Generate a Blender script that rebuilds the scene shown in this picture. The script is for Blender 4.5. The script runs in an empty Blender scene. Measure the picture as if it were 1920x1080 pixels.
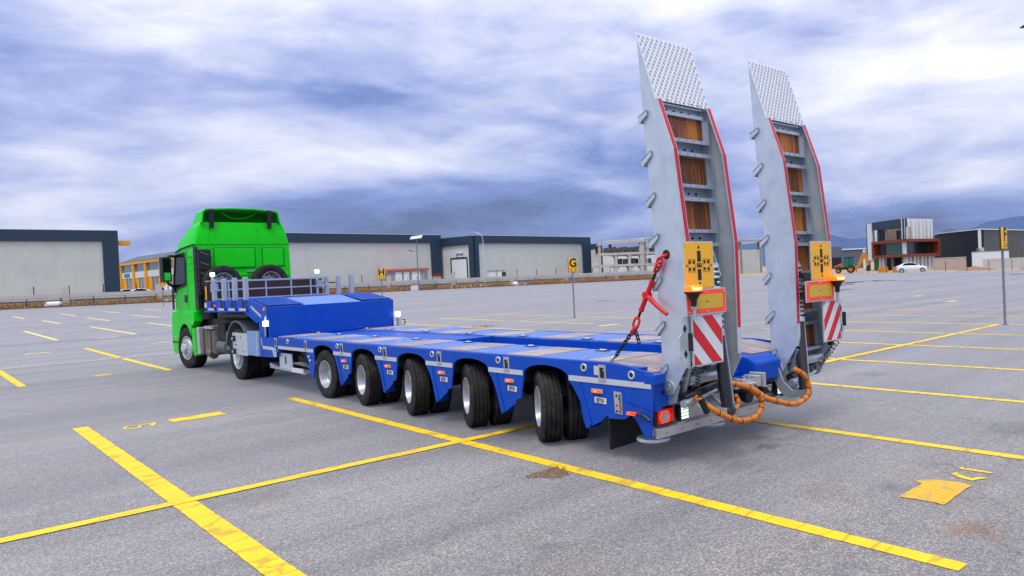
import bpy, bmesh, math, random
from mathutils import Vector, Matrix, noise
random.seed(11)
SC = bpy.context.scene
COL = SC.collection
R = math.radians

# ------------------------------------------------------------------ camera
cd = bpy.data.cameras.new('camera'); cam = bpy.data.objects.new('camera', cd); COL.objects.link(cam)
YAW, PITCH, ROLL = 0.76227, -0.0118, 0.04515
fw = Vector((math.sin(YAW)*math.cos(PITCH), math.cos(YAW)*math.cos(PITCH), math.sin(PITCH)))
rt = Vector((math.cos(YAW), -math.sin(YAW), 0)); up = rt.cross(fw)
r2 = math.cos(ROLL)*rt-math.sin(ROLL)*up; u2 = math.sin(ROLL)*rt+math.cos(ROLL)*up
M = Matrix((r2, u2, -fw)).transposed().to_4x4(); M.translation = Vector((-6.358, -4.547, 1.825)); cam.matrix_world = M
cd.sensor_width = 36.0; cd.lens = 1376.95/1920*36; cd.shift_x = -144.7/1920; cd.shift_y = -8.2/1920
cd.clip_start = 0.05; cd.clip_end = 20000
SC.camera = cam

# ------------------------------------------------------------------ sky, sun, exposure
SKY_OFF = (6.1, 7.7, 1)
SUN_AZ, SUN_EL = R(238), R(64)          # azimuth clockwise from +Y
w = bpy.data.worlds.new('World'); SC.world = w; w.use_nodes = True
nt = w.node_tree; nt.nodes.clear(); N = nt.nodes.new; LK = nt.links.new
out = N('ShaderNodeOutputWorld'); mixs = N('ShaderNodeMixShader'); b1 = N('ShaderNodeBackground'); b2 = N('ShaderNodeBackground')
sky = N('ShaderNodeTexSky'); sky.sky_type = 'NISHITA'; sky.sun_disc = False; sky.sun_elevation = SUN_EL; sky.sun_rotation = SUN_AZ
b1.inputs['Strength'].default_value = 0.10; LK(sky.outputs[0], b1.inputs['Color'])
tc = N('ShaderNodeTexCoord'); sp = N('ShaderNodeSeparateXYZ'); LK(tc.outputs['Generated'], sp.inputs[0])
def mth(op, a, b=None, clamp=False, tree=nt):
    n = tree.nodes.new('ShaderNodeMath'); n.operation = op; n.use_clamp = clamp
    for i, x in enumerate((a, b)):
        if x is None: continue
        if isinstance(x, (int, float)): n.inputs[i].default_value = x
        else: tree.links.new(x, n.inputs[i])
    return n.outputs[0]
zc = mth('MAXIMUM', sp.outputs[2], 0.0)
# direction space, flattened vertically, so that the clouds read as wide soft banks
cb = N('ShaderNodeCombineXYZ'); LK(sp.outputs[0], cb.inputs[0]); LK(sp.outputs[1], cb.inputs[1]); LK(mth('MULTIPLY', mth('POWER', zc, 0.85), 3.0), cb.inputs[2])
def noi(scale, detail, rough, dist, vec, off=(0, 0, 0), sc=(1, 1, 1), tree=nt):
    mp = tree.nodes.new('ShaderNodeMapping'); mp.inputs['Location'].default_value = off; mp.inputs['Scale'].default_value = sc
    tree.links.new(vec, mp.inputs['Vector'])
    n = tree.nodes.new('ShaderNodeTexNoise'); n.inputs['Scale'].default_value = scale; n.inputs['Detail'].default_value = detail
    n.inputs['Roughness'].default_value = rough; n.inputs['Distortion'].default_value = dist
    tree.links.new(mp.outputs[0], n.inputs['Vector']); return n.outputs[0]
n1 = noi(2.3, 9, 0.53, 0.3, cb.outputs[0], SKY_OFF)
n2 = noi(6.0, 8, 0.56, 0.4, cb.outputs[0], (7.1, 4.2, 2))
n3 = noi(1.25, 2, 0.5, 0.0, cb.outputs[0], (1.4, 8.2, 5))
den2 = mth('ADD', mth('ADD', mth('MULTIPLY', n1, 0.60), mth('MULTIPLY', n2, 0.30)), mth('SUBTRACT', mth('MULTIPLY', n3, 0.28), 0.09))
# thick low cloud base far away is darker, thinner cloud overhead whiter
el = mth('MINIMUM', mth('MULTIPLY', mth('POWER', zc, 0.7), 0.30), 0.26)
fac = mth('ADD', den2, mth('SUBTRACT', el, 0.076))
cr = N('ShaderNodeValToRGB'); LK(fac, cr.inputs[0]); e = cr.color_ramp.elements
e[0].position = 0.33; e[0].color = (0.095, 0.132, 0.265, 1)
e[1].position = 0.77; e[1].color = (0.86, 0.86, 0.87, 1)
for p, c in ((0.42, (0.155, 0.215, 0.45, 1)), (0.49, (0.295, 0.345, 0.57, 1)), (0.56, (0.455, 0.49, 0.645, 1)), (0.65, (0.645, 0.66, 0.74, 1))):
    k = cr.color_ramp.elements.new(p); k.color = c
LK(cr.outputs[0], b2.inputs['Color']); LK(mth('ADD', 0.98, mth('MULTIPLY', zc, 0.45)), b2.inputs['Strength'])
mixs.inputs[0].default_value = 0.94; LK(b1.outputs[0], mixs.inputs[1]); LK(b2.outputs[0], mixs.inputs[2]); LK(mixs.outputs[0], out.inputs['Surface'])
sl = bpy.data.lights.new('sun', 'SUN'); so = bpy.data.objects.new('sun', sl); COL.objects.link(so)
sl.energy = 1.5; sl.angle = R(24); sl.color = (1.0, 0.95, 0.87)
sd = Vector((math.sin(SUN_AZ)*math.cos(SUN_EL), math.cos(SUN_AZ)*math.cos(SUN_EL), math.sin(SUN_EL)))
so.rotation_euler = sd.to_track_quat('Z', 'Y').to_euler(); so.location = sd*60
SC.view_settings.view_transform = 'Standard'; SC.view_settings.look = 'None'; SC.view_settings.gamma = 1; SC.view_settings.exposure = 0.5
SC.view_settings.use_curve_mapping = False
SC.cycles.max_bounces = 6; SC.cycles.diffuse_bounces = 3; SC.cycles.glossy_bounces = 3

# ------------------------------------------------------------------ materials
def lin(h):
    h = h.lstrip('#'); o = []
    for i in (0, 2, 4):
        c = int(h[i:i+2], 16)/255; o.append(c/12.92 if c <= 0.04045 else ((c+0.055)/1.055)**2.4)
    return (*o, 1)
def new_mat(name):
    m = bpy.data.materials.new(name); m.use_nodes = True
    return m, m.node_tree, m.node_tree.nodes['Principled BSDF']
def mat(name, col, rough=0.5, metal=0.0, var=0.12, vscale=6.0, bump=0.0, bscale=60.0, coat=0.0, spec=0.5, dirt=None, dirt_amt=0.0, dscale=3.0, emit=0.0, stretch=(1, 1, 1)):
    m, t, p = new_mat(name); col = lin(col) if isinstance(col, str) else (*col[:3], 1)
    tcn = t.nodes.new('ShaderNodeTexCoord'); vec = tcn.outputs['Object']
    n = noi(vscale, 6, 0.6, 0.2, vec, sc=stretch, tree=t)
    mx = t.nodes.new('ShaderNodeMix'); mx.data_type = 'RGBA'
    mx.inputs[6].default_value = tuple(c*(1-var) for c in col[:3])+(1,); mx.inputs[7].default_value = tuple(min(1, c*(1+var)) for c in col[:3])+(1,)
    t.links.new(n, mx.inputs[0]); c_out = mx.outputs[2]
    if dirt:
        d = noi(dscale, 8, 0.65, 0.4, vec, off=(5, 3, 1), tree=t)
        rp = t.nodes.new('ShaderNodeMapRange'); rp.inputs[1].default_value = 0.46; rp.inputs[2].default_value = 0.72; rp.inputs[4].default_value = dirt_amt
        t.links.new(d, rp.inputs[0]); m2 = t.nodes.new('ShaderNodeMix'); m2.data_type = 'RGBA'
        t.links.new(rp.outputs[0], m2.inputs[0]); t.links.new(c_out, m2.inputs[6]); m2.inputs[7].default_value = lin(dirt); c_out = m2.outputs[2]
    t.links.new(c_out, p.inputs['Base Color'])
    rr = t.nodes.new('ShaderNodeMapRange'); rr.inputs[3].default_value = max(0.02, rough-0.08); rr.inputs[4].default_value = min(1, rough+0.1)
    t.links.new(noi(vscale*2.3, 4, 0.6, 0, vec, off=(9, 2, 4), tree=t), rr.inputs[0]); t.links.new(rr.outputs[0], p.inputs['Roughness'])
    p.inputs['Metallic'].default_value = metal; p.inputs['Coat Weight'].default_value = coat; p.inputs['Coat Roughness'].default_value = 0.12
    p.inputs['Specular IOR Level'].default_value = spec
    if bump:
        b = t.nodes.new('ShaderNodeBump'); b.inputs['Strength'].default_value = bump; b.inputs['Distance'].default_value = 0.01
        t.links.new(noi(bscale, 5, 0.6, 0, vec, tree=t), b.inputs['Height']); t.links.new(b.outputs[0], p.inputs['Normal'])
    if emit:
        p.inputs['Emission Color'].default_value = col; p.inputs['Emission Strength'].default_value = emit
    return m
MT = {}
MT['blue'] = mat('trailer_blue_paint', (0.0004, 0.064, 0.46), 0.40, 0, 0.12, 2.5, 0.04, 90, 0.0, 0.24, dirt='#4a66ac', dirt_amt=0.12, dscale=3.0)
MT['blue_deck'] = mat('blue_checker_plate', (0.035, 0.14, 0.52), 0.42, 0.0, 0.5, 40, 0.5, 70, 0.1, dirt='#a3b2e0', dirt_amt=0.65, dscale=30)
MT['green'] = mat('cab_green_paint', (0.002, 0.64, 0.007), 0.36, 0, 0.07, 1.5, 0.0, 60, 0.0, 0.25, dirt='#3f8f3a', dirt_amt=0.10, dscale=2.5)
MT['green_dark'] = mat('spoiler_inner_green', (0.003, 0.22, 0.01), 0.5, 0, 0.1)
MT['galv'] = mat('galvanised_steel', '#b4bfca', 0.36, 0.6, 0.13, 9, 0.06, 40, 0, dirt='#8d979f', dirt_amt=0.35, dscale=5)
MT['galv_l'] = mat('pale_galvanised_steel', '#c9d4de', 0.36, 0.45, 0.14, 9, 0.05, 40, 0, dirt='#9fadb9', dirt_amt=0.45, dscale=5, stretch=(1, 1, .5))
MT['plate_w'] = mat('bright_aluminium_plate', '#dde3ec', 0.42, 0.15, 0.06, 7)
MT['alu'] = mat('brushed_aluminium', '#c3c3c8', 0.38, 0.6, 0.10, 5, 0.04, 80, 0, dirt='#85807e', dirt_amt=0.3, dscale=4)
MT['rail'] = mat('railing_aluminium', '#adb9c8', 0.4, 0.45, 0.08)
MT['rubber'] = mat('tyre_rubber', '#1b1c1f', 0.72, 0, 0.25, 14, 0.15, 120, 0, 0.3, dirt='#5a554f', dirt_amt=0.42, dscale=7)
MT['black'] = mat('black_plastic', '#14171b', 0.5, 0, 0.2)
MT['blackp'] = mat('black_cylinder_paint', '#121315', 0.3, 0, 0.15, coat=0.3)
MT['rim'] = mat('wheel_silver', '#adb4be', 0.38, 0.35, 0.12, 8, dirt='#6f6b68', dirt_amt=0.5)
MT['rim_w'] = mat('painted_hub_white', '#c4c8cc', 0.42, 0.2, 0.12, 8, dirt='#6e675f', dirt_amt=0.5)
MT['dirty'] = mat('road_dirty_steel', '#6b6459', 0.7, 0.1, 0.3, 7, 0.2, 50, dirt='#3b3733', dirt_amt=0.6)
MT['dark'] = mat('dark_chassis', '#1d1c1c', 0.65, 0.1, 0.35, 7, dirt='#4a443d', dirt_amt=0.35)
MT['greyp'] = mat('grey_plastic_fender', '#5f656d', 0.55, 0, 0.15)
MT['white'] = mat('white_label', '#d6dade', 0.45, 0, 0.06, 20)
MT['tape'] = mat('silver_reflective_tape', '#c2c7cf', 0.42, 0.15, 0.08, 30)
MT['red'] = mat('red_paint', (0.62, 0.006, 0.012), 0.42, 0, 0.12)
MT['redtape'] = mat('red_tape', (0.50, 0.004, 0.022), 0.4, 0, 0.10)
MT['orange_red'] = mat('fluorescent_red', (0.85, 0.055, 0.02), 0.45, 0, 0.06, emit=0.12)
MT['yplate'] = mat('yellow_plate', (0.88, 0.46, 0.016), 0.45, 0, 0.07)
MT['yolive'] = mat('reflective_yellow', (0.62, 0.42, 0.035), 0.35, 0.1, 0.07, 40)
MT['ink'] = mat('black_ink', '#17181c', 0.5, 0, 0.1)
MT['inkblue'] = mat('blue_ink', '#24397c', 0.5, 0, 0.1)
MT['chain'] = mat('black_chain', '#17181a', 0.45, 0.4, 0.2)
MT['hose'] = mat('orange_hose_sleeve', '#c8741c', 0.7, 0, 0.25, 18, 0.3, 90)
MT['board'] = mat('brown_film_plywood', '#3a2520', 0.45, 0, 0.12, 4)
MT['lamp'] = mat('lit_white_lamp', '#fbfff2', 0.3, 0, 0.0, emit=2.2)
MT['ledspot'] = mat('amber_led_spot', '#ffb050', 0.3, 0, 0.0, emit=1.0)
MT['led'] = mat('lit_green_white_led', '#d2f7da', 0.3, 0, 0.0, emit=0.9)
MT['amber'] = mat('amber_marker', '#e8650c', 0.3, 0, 0.05, coat=0.4, emit=0.35)
MT['beacon'] = mat('lit_beacon_amber', '#ff6a00', 0.25, 0, 0.05, coat=0.4, emit=1.0)
MT['beacon_core'] = mat('lit_beacon_core', '#ffc24a', 0.3, 0, 0, emit=6)
MT['tail'] = mat('tail_red_lens', '#b70d10', 0.25, 0, 0.05, coat=0.5, emit=0.25)
MT['tailglow'] = mat('tail_ring_glow', '#ff3a1c', 0.3, 0, 0.0, emit=0.9)
MT['glass'] = mat('dark_glass', '#0a0d10', 0.2, 0, 0.1, spec=0.15)
def wood_mat(name, a, b, scale, axis, dirt=None, amt=0.0):
    m, t, p = new_mat(name); tcn = t.nodes.new('ShaderNodeTexCoord')
    st = {'x': (1, 12, 12), 'y': (12, 1, 12), 'z': (12, 12, 1)}[axis]
    n = noi(scale, 6, 0.6, 1.2, tcn.outputs['Object'], sc=st, tree=t); oi = t.nodes.new('ShaderNodeObjectInfo')
    f = mth('ADD', n, mth('MULTIPLY', mth('SUBTRACT', oi.outputs['Random'], 0.5, tree=t), 0.34, tree=t), tree=t)
    r = t.nodes.new('ShaderNodeValToRGB'); t.links.new(f, r.inputs[0]); r.color_ramp.elements[0].position = 0.32; r.color_ramp.elements[1].position = 0.68
    r.color_ramp.elements[0].color = lin(a); r.color_ramp.elements[1].color = lin(b); c = r.outputs[0]
    if dirt:
        d = noi(6, 6, 0.6, 0.3, tcn.outputs['Object'], tree=t); mr = t.nodes.new('ShaderNodeMapRange'); mr.inputs[1].default_value = .35; mr.inputs[2].default_value = .7; mr.inputs[4].default_value = amt
        t.links.new(d, mr.inputs[0]); m2 = t.nodes.new('ShaderNodeMix'); m2.data_type = 'RGBA'; t.links.new(mr.outputs[0], m2.inputs[0]); t.links.new(c, m2.inputs[6]); m2.inputs[7].default_value = lin(dirt); c = m2.outputs[2]
    t.links.new(c, p.inputs['Base Color']); p.inputs['Roughness'].default_value = 0.5
    return m
MT['wood'] = wood_mat('ramp_hardwood', '#5f3010', '#b86c22', 2.2, 'z')
MT['wood_deck'] = wood_mat('deck_hardwood', '#83716f', '#ab9c9a', 2.0, 'y', '#b3adb6', 0.5)

# asphalt
def asphalt_mat():
    m, t, p = new_mat('asphalt'); tcn = t.nodes.new('ShaderNodeTexCoord'); v = tcn.outputs['Object']
    def ramp(f, pts):
        r = t.nodes.new('ShaderNodeValToRGB'); t.links.new(f, r.inputs[0]); es = r.color_ramp.elements
        es[0].position, es[0].color = pts[0][0], (*pts[0][1], 1); es[1].position, es[1].color = pts[-1][0], (*pts[-1][1], 1)
        for q, c in pts[1:-1]: k = es.new(q); k.color = (*c, 1)
        return r.outputs[0]
    def mul(a, b):
        n = t.nodes.new('ShaderNodeMix'); n.data_type = 'RGBA'; n.blend_type = 'MULTIPLY'; n.inputs[0].default_value = 1
        t.links.new(a, n.inputs[6]); t.links.new(b, n.inputs[7]); return n.outputs[2]
    ag = t.nodes.new('ShaderNodeTexVoronoi'); ag.inputs['Scale'].default_value = 85; t.links.new(v, ag.inputs['Vector'])
    sepc = t.nodes.new('ShaderNodeSeparateColor'); t.links.new(ag.outputs['Color'], sepc.inputs[0])
    nzf = noi(7.0, 6, 0.7, 0.2, v, off=(6, 6, 0), sc=(0.6, 1.3, 1), tree=t)
    stones = ramp(sepc.outputs[0], [(0.0, (.135, .133, .140)), (0.35, (.205, .203, .215)), (0.7, (.275, .273, .290)), (1.0, (.46, .46, .48))])
    gap = ramp(ag.outputs['Distance'], [(0.25, (1, 1, 1)), (0.75, (.66, .66, .67))])
    c = mul(stones, gap)
    c = mul(c, ramp(noi(0.55, 5, 0.6, 0.4, v, tree=t), [(0.3, (.88, .88, .90)), (0.7, (1.12, 1.11, 1.10))]))
    c = mul(c, ramp(noi(0.9, 6, 0.62, 0.6, v, off=(4, 7, 0), sc=(0.08, 1.0, 1), tree=t), [(0.33, (.72, .73, .77)), (0.52, (1, 1, 1)), (0.68, (1.22, 1.20, 1.16))]))
    c = mul(c, ramp(noi(2.6, 5, 0.65, 0.3, v, off=(2, 2, 0), sc=(0.7, 1, 1), tree=t), [(0.64, (1, 1, 1)), (0.75, (.55, .53, .52))]))
    c = mul(c, ramp(noi(9, 4, 0.6, 0.3, v, off=(1, 6, 0), sc=(1, 2.2, 1), tree=t), [(0.68, (1, 1, 1)), (0.76, (.42, .41, .42))]))
    # tyre tracks running along the aisles and lighter laid strips
    c = mul(c, ramp(noi(0.22, 5, 0.7, 0.3, v, off=(3, 9, 0), sc=(0.05, 2.6, 1), tree=t), [(0.36, (.78, .79, .83)), (0.47, (1, 1, 1)), (0.62, (1.10, 1.09, 1.07))]))
    vo = t.nodes.new('ShaderNodeTexVoronoi'); vo.feature = 'DISTANCE_TO_EDGE'; vo.inputs['Scale'].default_value = 0.22
    wv = t.nodes.new('ShaderNodeVectorMath'); wv.operation = 'MULTIPLY_ADD'; nzc = t.nodes.new('ShaderNodeTexNoise'); nzc.inputs['Scale'].default_value = 1.6; nzc.inputs['Detail'].default_value = 6; t.links.new(v, nzc.inputs['Vector'])
    t.links.new(nzc.outputs['Color'], wv.inputs[0]); wv.inputs[1].default_value = (1.4, 1.4, 0); t.links.new(v, wv.inputs[2]); t.links.new(wv.outputs[0], vo.inputs['Vector'])
    c = mul(c, ramp(vo.outputs['Distance'], [(0.0, (.62, .61, .61)), (0.0035, (1, 1, 1))]))
    # oil and rust spots lying where the photograph shows them
    for (bx, by, br, bc) in ((.05, -.36, .16, (.42, .38, .35)), (.35, -.05, .14, (.5, .46, .43)), (-3.2, -.72, .15, (.62, .63, .68)), (-1.15, -2.72, .22, (1.0, .62, .38)), (-.75, -.55, .30, (.66, .62, .60)), (-1.0, -1.55, .28, (.92, .80, .70)), (2.2, -2.0, .5, (.7, .7, .7)), (-.55, -1.9, .16, (.6, .58, .57)), (-4.05, 2.1, .35, (.80, .76, .72)), (-1.1, 3.6, .5, (.62, .62, .63)), (-1.2, 2.2, .45, (.66, .66, .66)), (-1.0, 10.5, .8, (.6, .59, .58)), (-1.1, 6.4, .5, (.7, .7, .7)), (5.2, 1.0, .35, (.55, .5, .48)), (7.5, -1.0, .5, (.62, .6, .58))):
        vm = t.nodes.new('ShaderNodeVectorMath'); vm.operation = 'DISTANCE'; t.links.new(v, vm.inputs[0]); vm.inputs[1].default_value = (bx, by, 0)
        f = mth('ADD', vm.outputs['Value'], mth('MULTIPLY', mth('SUBTRACT', nzf, 0.5, tree=t), br*3.0, tree=t), tree=t)
        c = mul(c, ramp(mth('DIVIDE', f, br, tree=t), [(0.35, bc), (1.0, (1, 1, 1))]))
    c = mul(c, ramp(noi(0.35, 4, 0.5, 0.5, v, off=(8, 1, 0), tree=t), [(0.60, (1, 1, 1)), (0.8, (1.05, .96, .86))]))
    wm = t.nodes.new('ShaderNodeMix'); wm.data_type = 'RGBA'; wm.blend_type = 'MULTIPLY'; wm.inputs[0].default_value = 1; t.links.new(c, wm.inputs[6]); wm.inputs[7].default_value = (.92, .865, .79, 1); c = wm.outputs[2]
    t.links.new(c, p.inputs['Base Color'])
    rr = t.nodes.new('ShaderNodeMapRange'); rr.inputs[3].default_value = 0.5; rr.inputs[4].default_value = 0.78
    t.links.new(noi(0.7, 4, 0.6, 0, v, sc=(0.1, 1, 1), tree=t), rr.inputs[0]); t.links.new(rr.outputs[0], p.inputs['Roughness']); p.inputs['Specular IOR Level'].default_value = 0.5; sw = t.nodes.new('ShaderNodeMapRange'); sw.inputs[1].default_value = .36; sw.inputs[2].default_value = .62; sw.inputs[3].default_value = .6; sw.inputs[4].default_value = 1.0; t.links.new(noi(0.30, 6, 0.66, 0.35, v, off=(3, 9, 0), sc=(0.07, 1.6, 1), tree=t), sw.inputs[0]); t.links.new(sw.outputs[0], p.inputs['Sheen Weight']); p.inputs['Sheen Roughness'].default_value = 0.35; p.inputs['Sheen Tint'].default_value = (1, .98, .95, 1)
    b = t.nodes.new('ShaderNodeBump'); b.inputs['Strength'].default_value = 0.55; b.inputs['Distance'].default_value = 0.006; b.invert = True
    t.links.new(ag.outputs['Distance'], b.inputs['Height']); t.links.new(b.outputs[0], p.inputs['Normal'])
    return m
MT['asphalt'] = asphalt_mat()
def paint_mat(name, col, worn, wear=0.67, cr_scale=(0.9, 4.2, 1)):
    m, t, p = new_mat(name); tcn = t.nodes.new('ShaderNodeTexCoord'); v = tcn.outputs['Object']
    vo = t.nodes.new('ShaderNodeTexVoronoi'); vo.feature = 'DISTANCE_TO_EDGE'; vo.inputs['Scale'].default_value = 1.0; vo.inputs['Randomness'].default_value = 0.8
    mp = t.nodes.new('ShaderNodeMapping'); mp.inputs['Scale'].default_value = cr_scale; t.links.new(v, mp.inputs['Vector'])
    nz = t.nodes.new('ShaderNodeTexNoise'); nz.inputs['Scale'].default_value = 9; t.links.new(v, nz.inputs['Vector'])
    ad = t.nodes.new('ShaderNodeVectorMath'); ad.operation = 'MULTIPLY_ADD'; t.links.new(nz.outputs['Color'], ad.inputs[0]); ad.inputs[1].default_value = (.25, .25, 0); t.links.new(mp.outputs[0], ad.inputs[2])
    t.links.new(ad.outputs[0], vo.inputs['Vector'])
    crack = t.nodes.new('ShaderNodeMapRange'); crack.inputs[1].default_value = 0.012; crack.inputs[2].default_value = 0.045; crack.inputs[3].default_value = 0.45; crack.inputs[4].default_value = 0.0
    t.links.new(vo.outputs['Distance'], crack.inputs[0])
    wr = t.nodes.new('ShaderNodeMapRange'); wr.inputs[1].default_value = wear; wr.inputs[2].default_value = wear+0.13; wr.inputs[4].default_value = 0.6
    t.links.new(noi(16, 7, 0.72, 0.3, v, off=(3, 1, 0), tree=t), wr.inputs[0])
    f = mth('MAXIMUM', crack.outputs[0], wr.outputs[0], tree=t)
    base = t.nodes.new('ShaderNodeMix'); base.data_type = 'RGBA'; t.links.new(noi(5, 6, 0.6, 0.2, v, tree=t), base.inputs[0])
    c = lin(col); base.inputs[6].default_value = (c[0]*.80, c[1]*.77, c[2]*.8, 1); base.inputs[7].default_value = (min(1, c[0]*1.12), c[1]*1.12, c[2]*1.3, 1)
    mx = t.nodes.new('ShaderNodeMix'); mx.data_type = 'RGBA'; t.links.new(f, mx.inputs[0]); t.links.new(base.outputs[2], mx.inputs[6]); mx.inputs[7].default_value = lin(worn)
    t.links.new(mx.outputs[2], p.inputs['Base Color']); p.inputs['Roughness'].default_value = 0.65
    b = t.nodes.new('ShaderNodeBump'); b.inputs['Strength'].default_value = 0.4; b.inputs['Distance'].default_value = 0.004
    t.links.new(noi(70, 3, 0.6, 0, v, tree=t), b.inputs['Height']); t.links.new(b.outputs[0], p.inputs['Normal'])
    return m
MT['ypaint'] = paint_mat('yellow_road_paint', '#f2c90a', '#6b6238')
MT['ypaint_worn'] = paint_mat('thin_yellow_road_paint', '#dcb014', '#8a8374', 0.52)
MT['ypaint_far'] = paint_mat('worn_yellow_road_paint', '#e6d278', '#b8b09a', 0.5)
MT['gutter'] = mat('pale_concrete_strip', '#a6a8b0', 0.7, 0, 0.12, 4)
MT['dirt'] = mat('dry_dirt', '#9a8a76', 0.95, 0, 0.3, 0.5, 0.4, 4, 0, dirt='#b7ab99', dirt_amt=0.6, dscale=0.2)
MT['concrete'] = mat('weathered_concrete', '#8f8b86', 0.85, 0, 0.14, 1.2, 0.2, 20, 0, dirt='#7d766b', dirt_amt=0.5, dscale=0.7)
MT['concrete_l'] = mat('pale_concrete', '#b8b6b4', 0.85, 0, 0.1, 1.2, 0.15, 20, 0, dirt='#8f8a82', dirt_amt=0.35, dscale=0.7)
MT['ringgrey'] = mat('grey_ring_concrete', '#6d6765', 0.85, 0, 0.15, 2)
MT['white_clad'] = mat('white_wall_cladding', '#c3c9c7', 0.5, 0.0, 0.03, 0.6, dirt='#a2aaad', dirt_amt=0.35, dscale=0.35, stretch=(1, 1, .2))
MT['navy'] = mat('navy_cladding', '#21394f', 0.5, 0.1, 0.08, 1.0)
MT['navy_d'] = mat('black_blue_cladding', '#0b1a2c', 0.5, 0.1, 0.1, 1.0)
MT['grey_clad'] = mat('dark_grey_cladding', '#4d4c50', 0.5, 0.1, 0.06, 1.0)
MT['shed'] = mat('slate_cladding', '#5a6170', 0.6, 0.1, 0.06, 1.0)
MT['roofgrey'] = mat('slate_roof', '#4d5869', 0.6, 0.1, 0.08, 1.0)
MT['yellow'] = mat('yellow_facade', '#dfa01c', 0.5, 0, 0.06)
MT['winblue'] = mat('window_glass', '#4b6470', 0.12, 0, 0.15, 0.5, coat=0.5)
MT['wingreen'] = mat('green_window_glass', '#14645a', 0.12, 0, 0.25, 0.8, coat=0.5)
MT['windark'] = mat('dark_window_glass', '#10201f', 0.12, 0, 0.25, 0.8, coat=0.5)
MT['brown'] = mat('corten_brown_cladding', '#7d3417', 0.55, 0, 0.1, 2)
MT['brick'] = mat('bare_block_wall', '#ab9d90', 0.85, 0, 0.12, 3)
MT['redroof'] = mat('red_sheet_roof', '#c4523c', 0.55, 0, 0.08)
MT['kiosk'] = mat('kiosk_grey', '#8c95a3', 0.6, 0, 0.06)
MT['wpaint'] = mat('white_paint', '#d4d9de', 0.4, 0, 0.05)
MT['carwhite'] = mat('car_white_paint', '#dce1e6', 0.25, 0, 0.03, coat=0.6)
MT['jcb'] = mat('digger_yellow', '#bd7a18', 0.5, 0, 0.12, 3)
MT['post'] = mat('grey_galvanised_post', '#7d868e', 0.5, 0.4, 0.12)
MT['wirepost'] = mat('dark_fence_post', '#35383c', 0.6, 0.2, 0.1)
MT['kerb'] = mat('reddish_kerb', '#7c5b51', 0.85, 0, 0.15, 1)
MT['rubble'] = mat('pale_rubble', '#b9aca2', 0.9, 0, 0.25, 3)
MT['mound'] = mat('brown_soil', '#8c6a4e', 0.95, 0, 0.3, 1.5, 0.5, 3)
MT['mtn'] = mat('haze_tinted_hillside', '#465d82', 0.95, 0, 0.22, 0.004, spec=0.1)  # distance haze put into the hillside colour as blue-grey, no haze volume
MT['puddle'] = mat('standing_water', '#232830', 0.05, 0, 0.05, spec=0.7)
MT['bluelit'] = mat('blue_plastic', '#1d7fb5', 0.5)
def leaf_mat(name, cols):
    m, t, p = new_mat(name); g = t.nodes.new('ShaderNodeNewGeometry'); r = t.nodes.new('ShaderNodeValToRGB')
    t.links.new(g.outputs['Random Per Island'], r.inputs[0]); es = r.color_ramp.elements; es[0].color = lin(cols[0]); es[1].color = lin(cols[-1])
    for i, c in enumerate(cols[1:-1]): k = es.new((i+1)/(len(cols)-1)); k.color = lin(c)
    t.links.new(r.outputs[0], p.inputs['Base Color']); p.inputs['Roughness'].default_value = 0.9
    return m
MT['dryleaf'] = leaf_mat('dry_scrub_leaves', ['#7a5c20', '#b5762a', '#96682a', '#6b5f26', '#c08a38'])
MT['greenleaf'] = leaf_mat('green_shrub_leaves', ['#4c6a24', '#6d8a34', '#3a5a1e', '#7a8a3a'])

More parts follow.
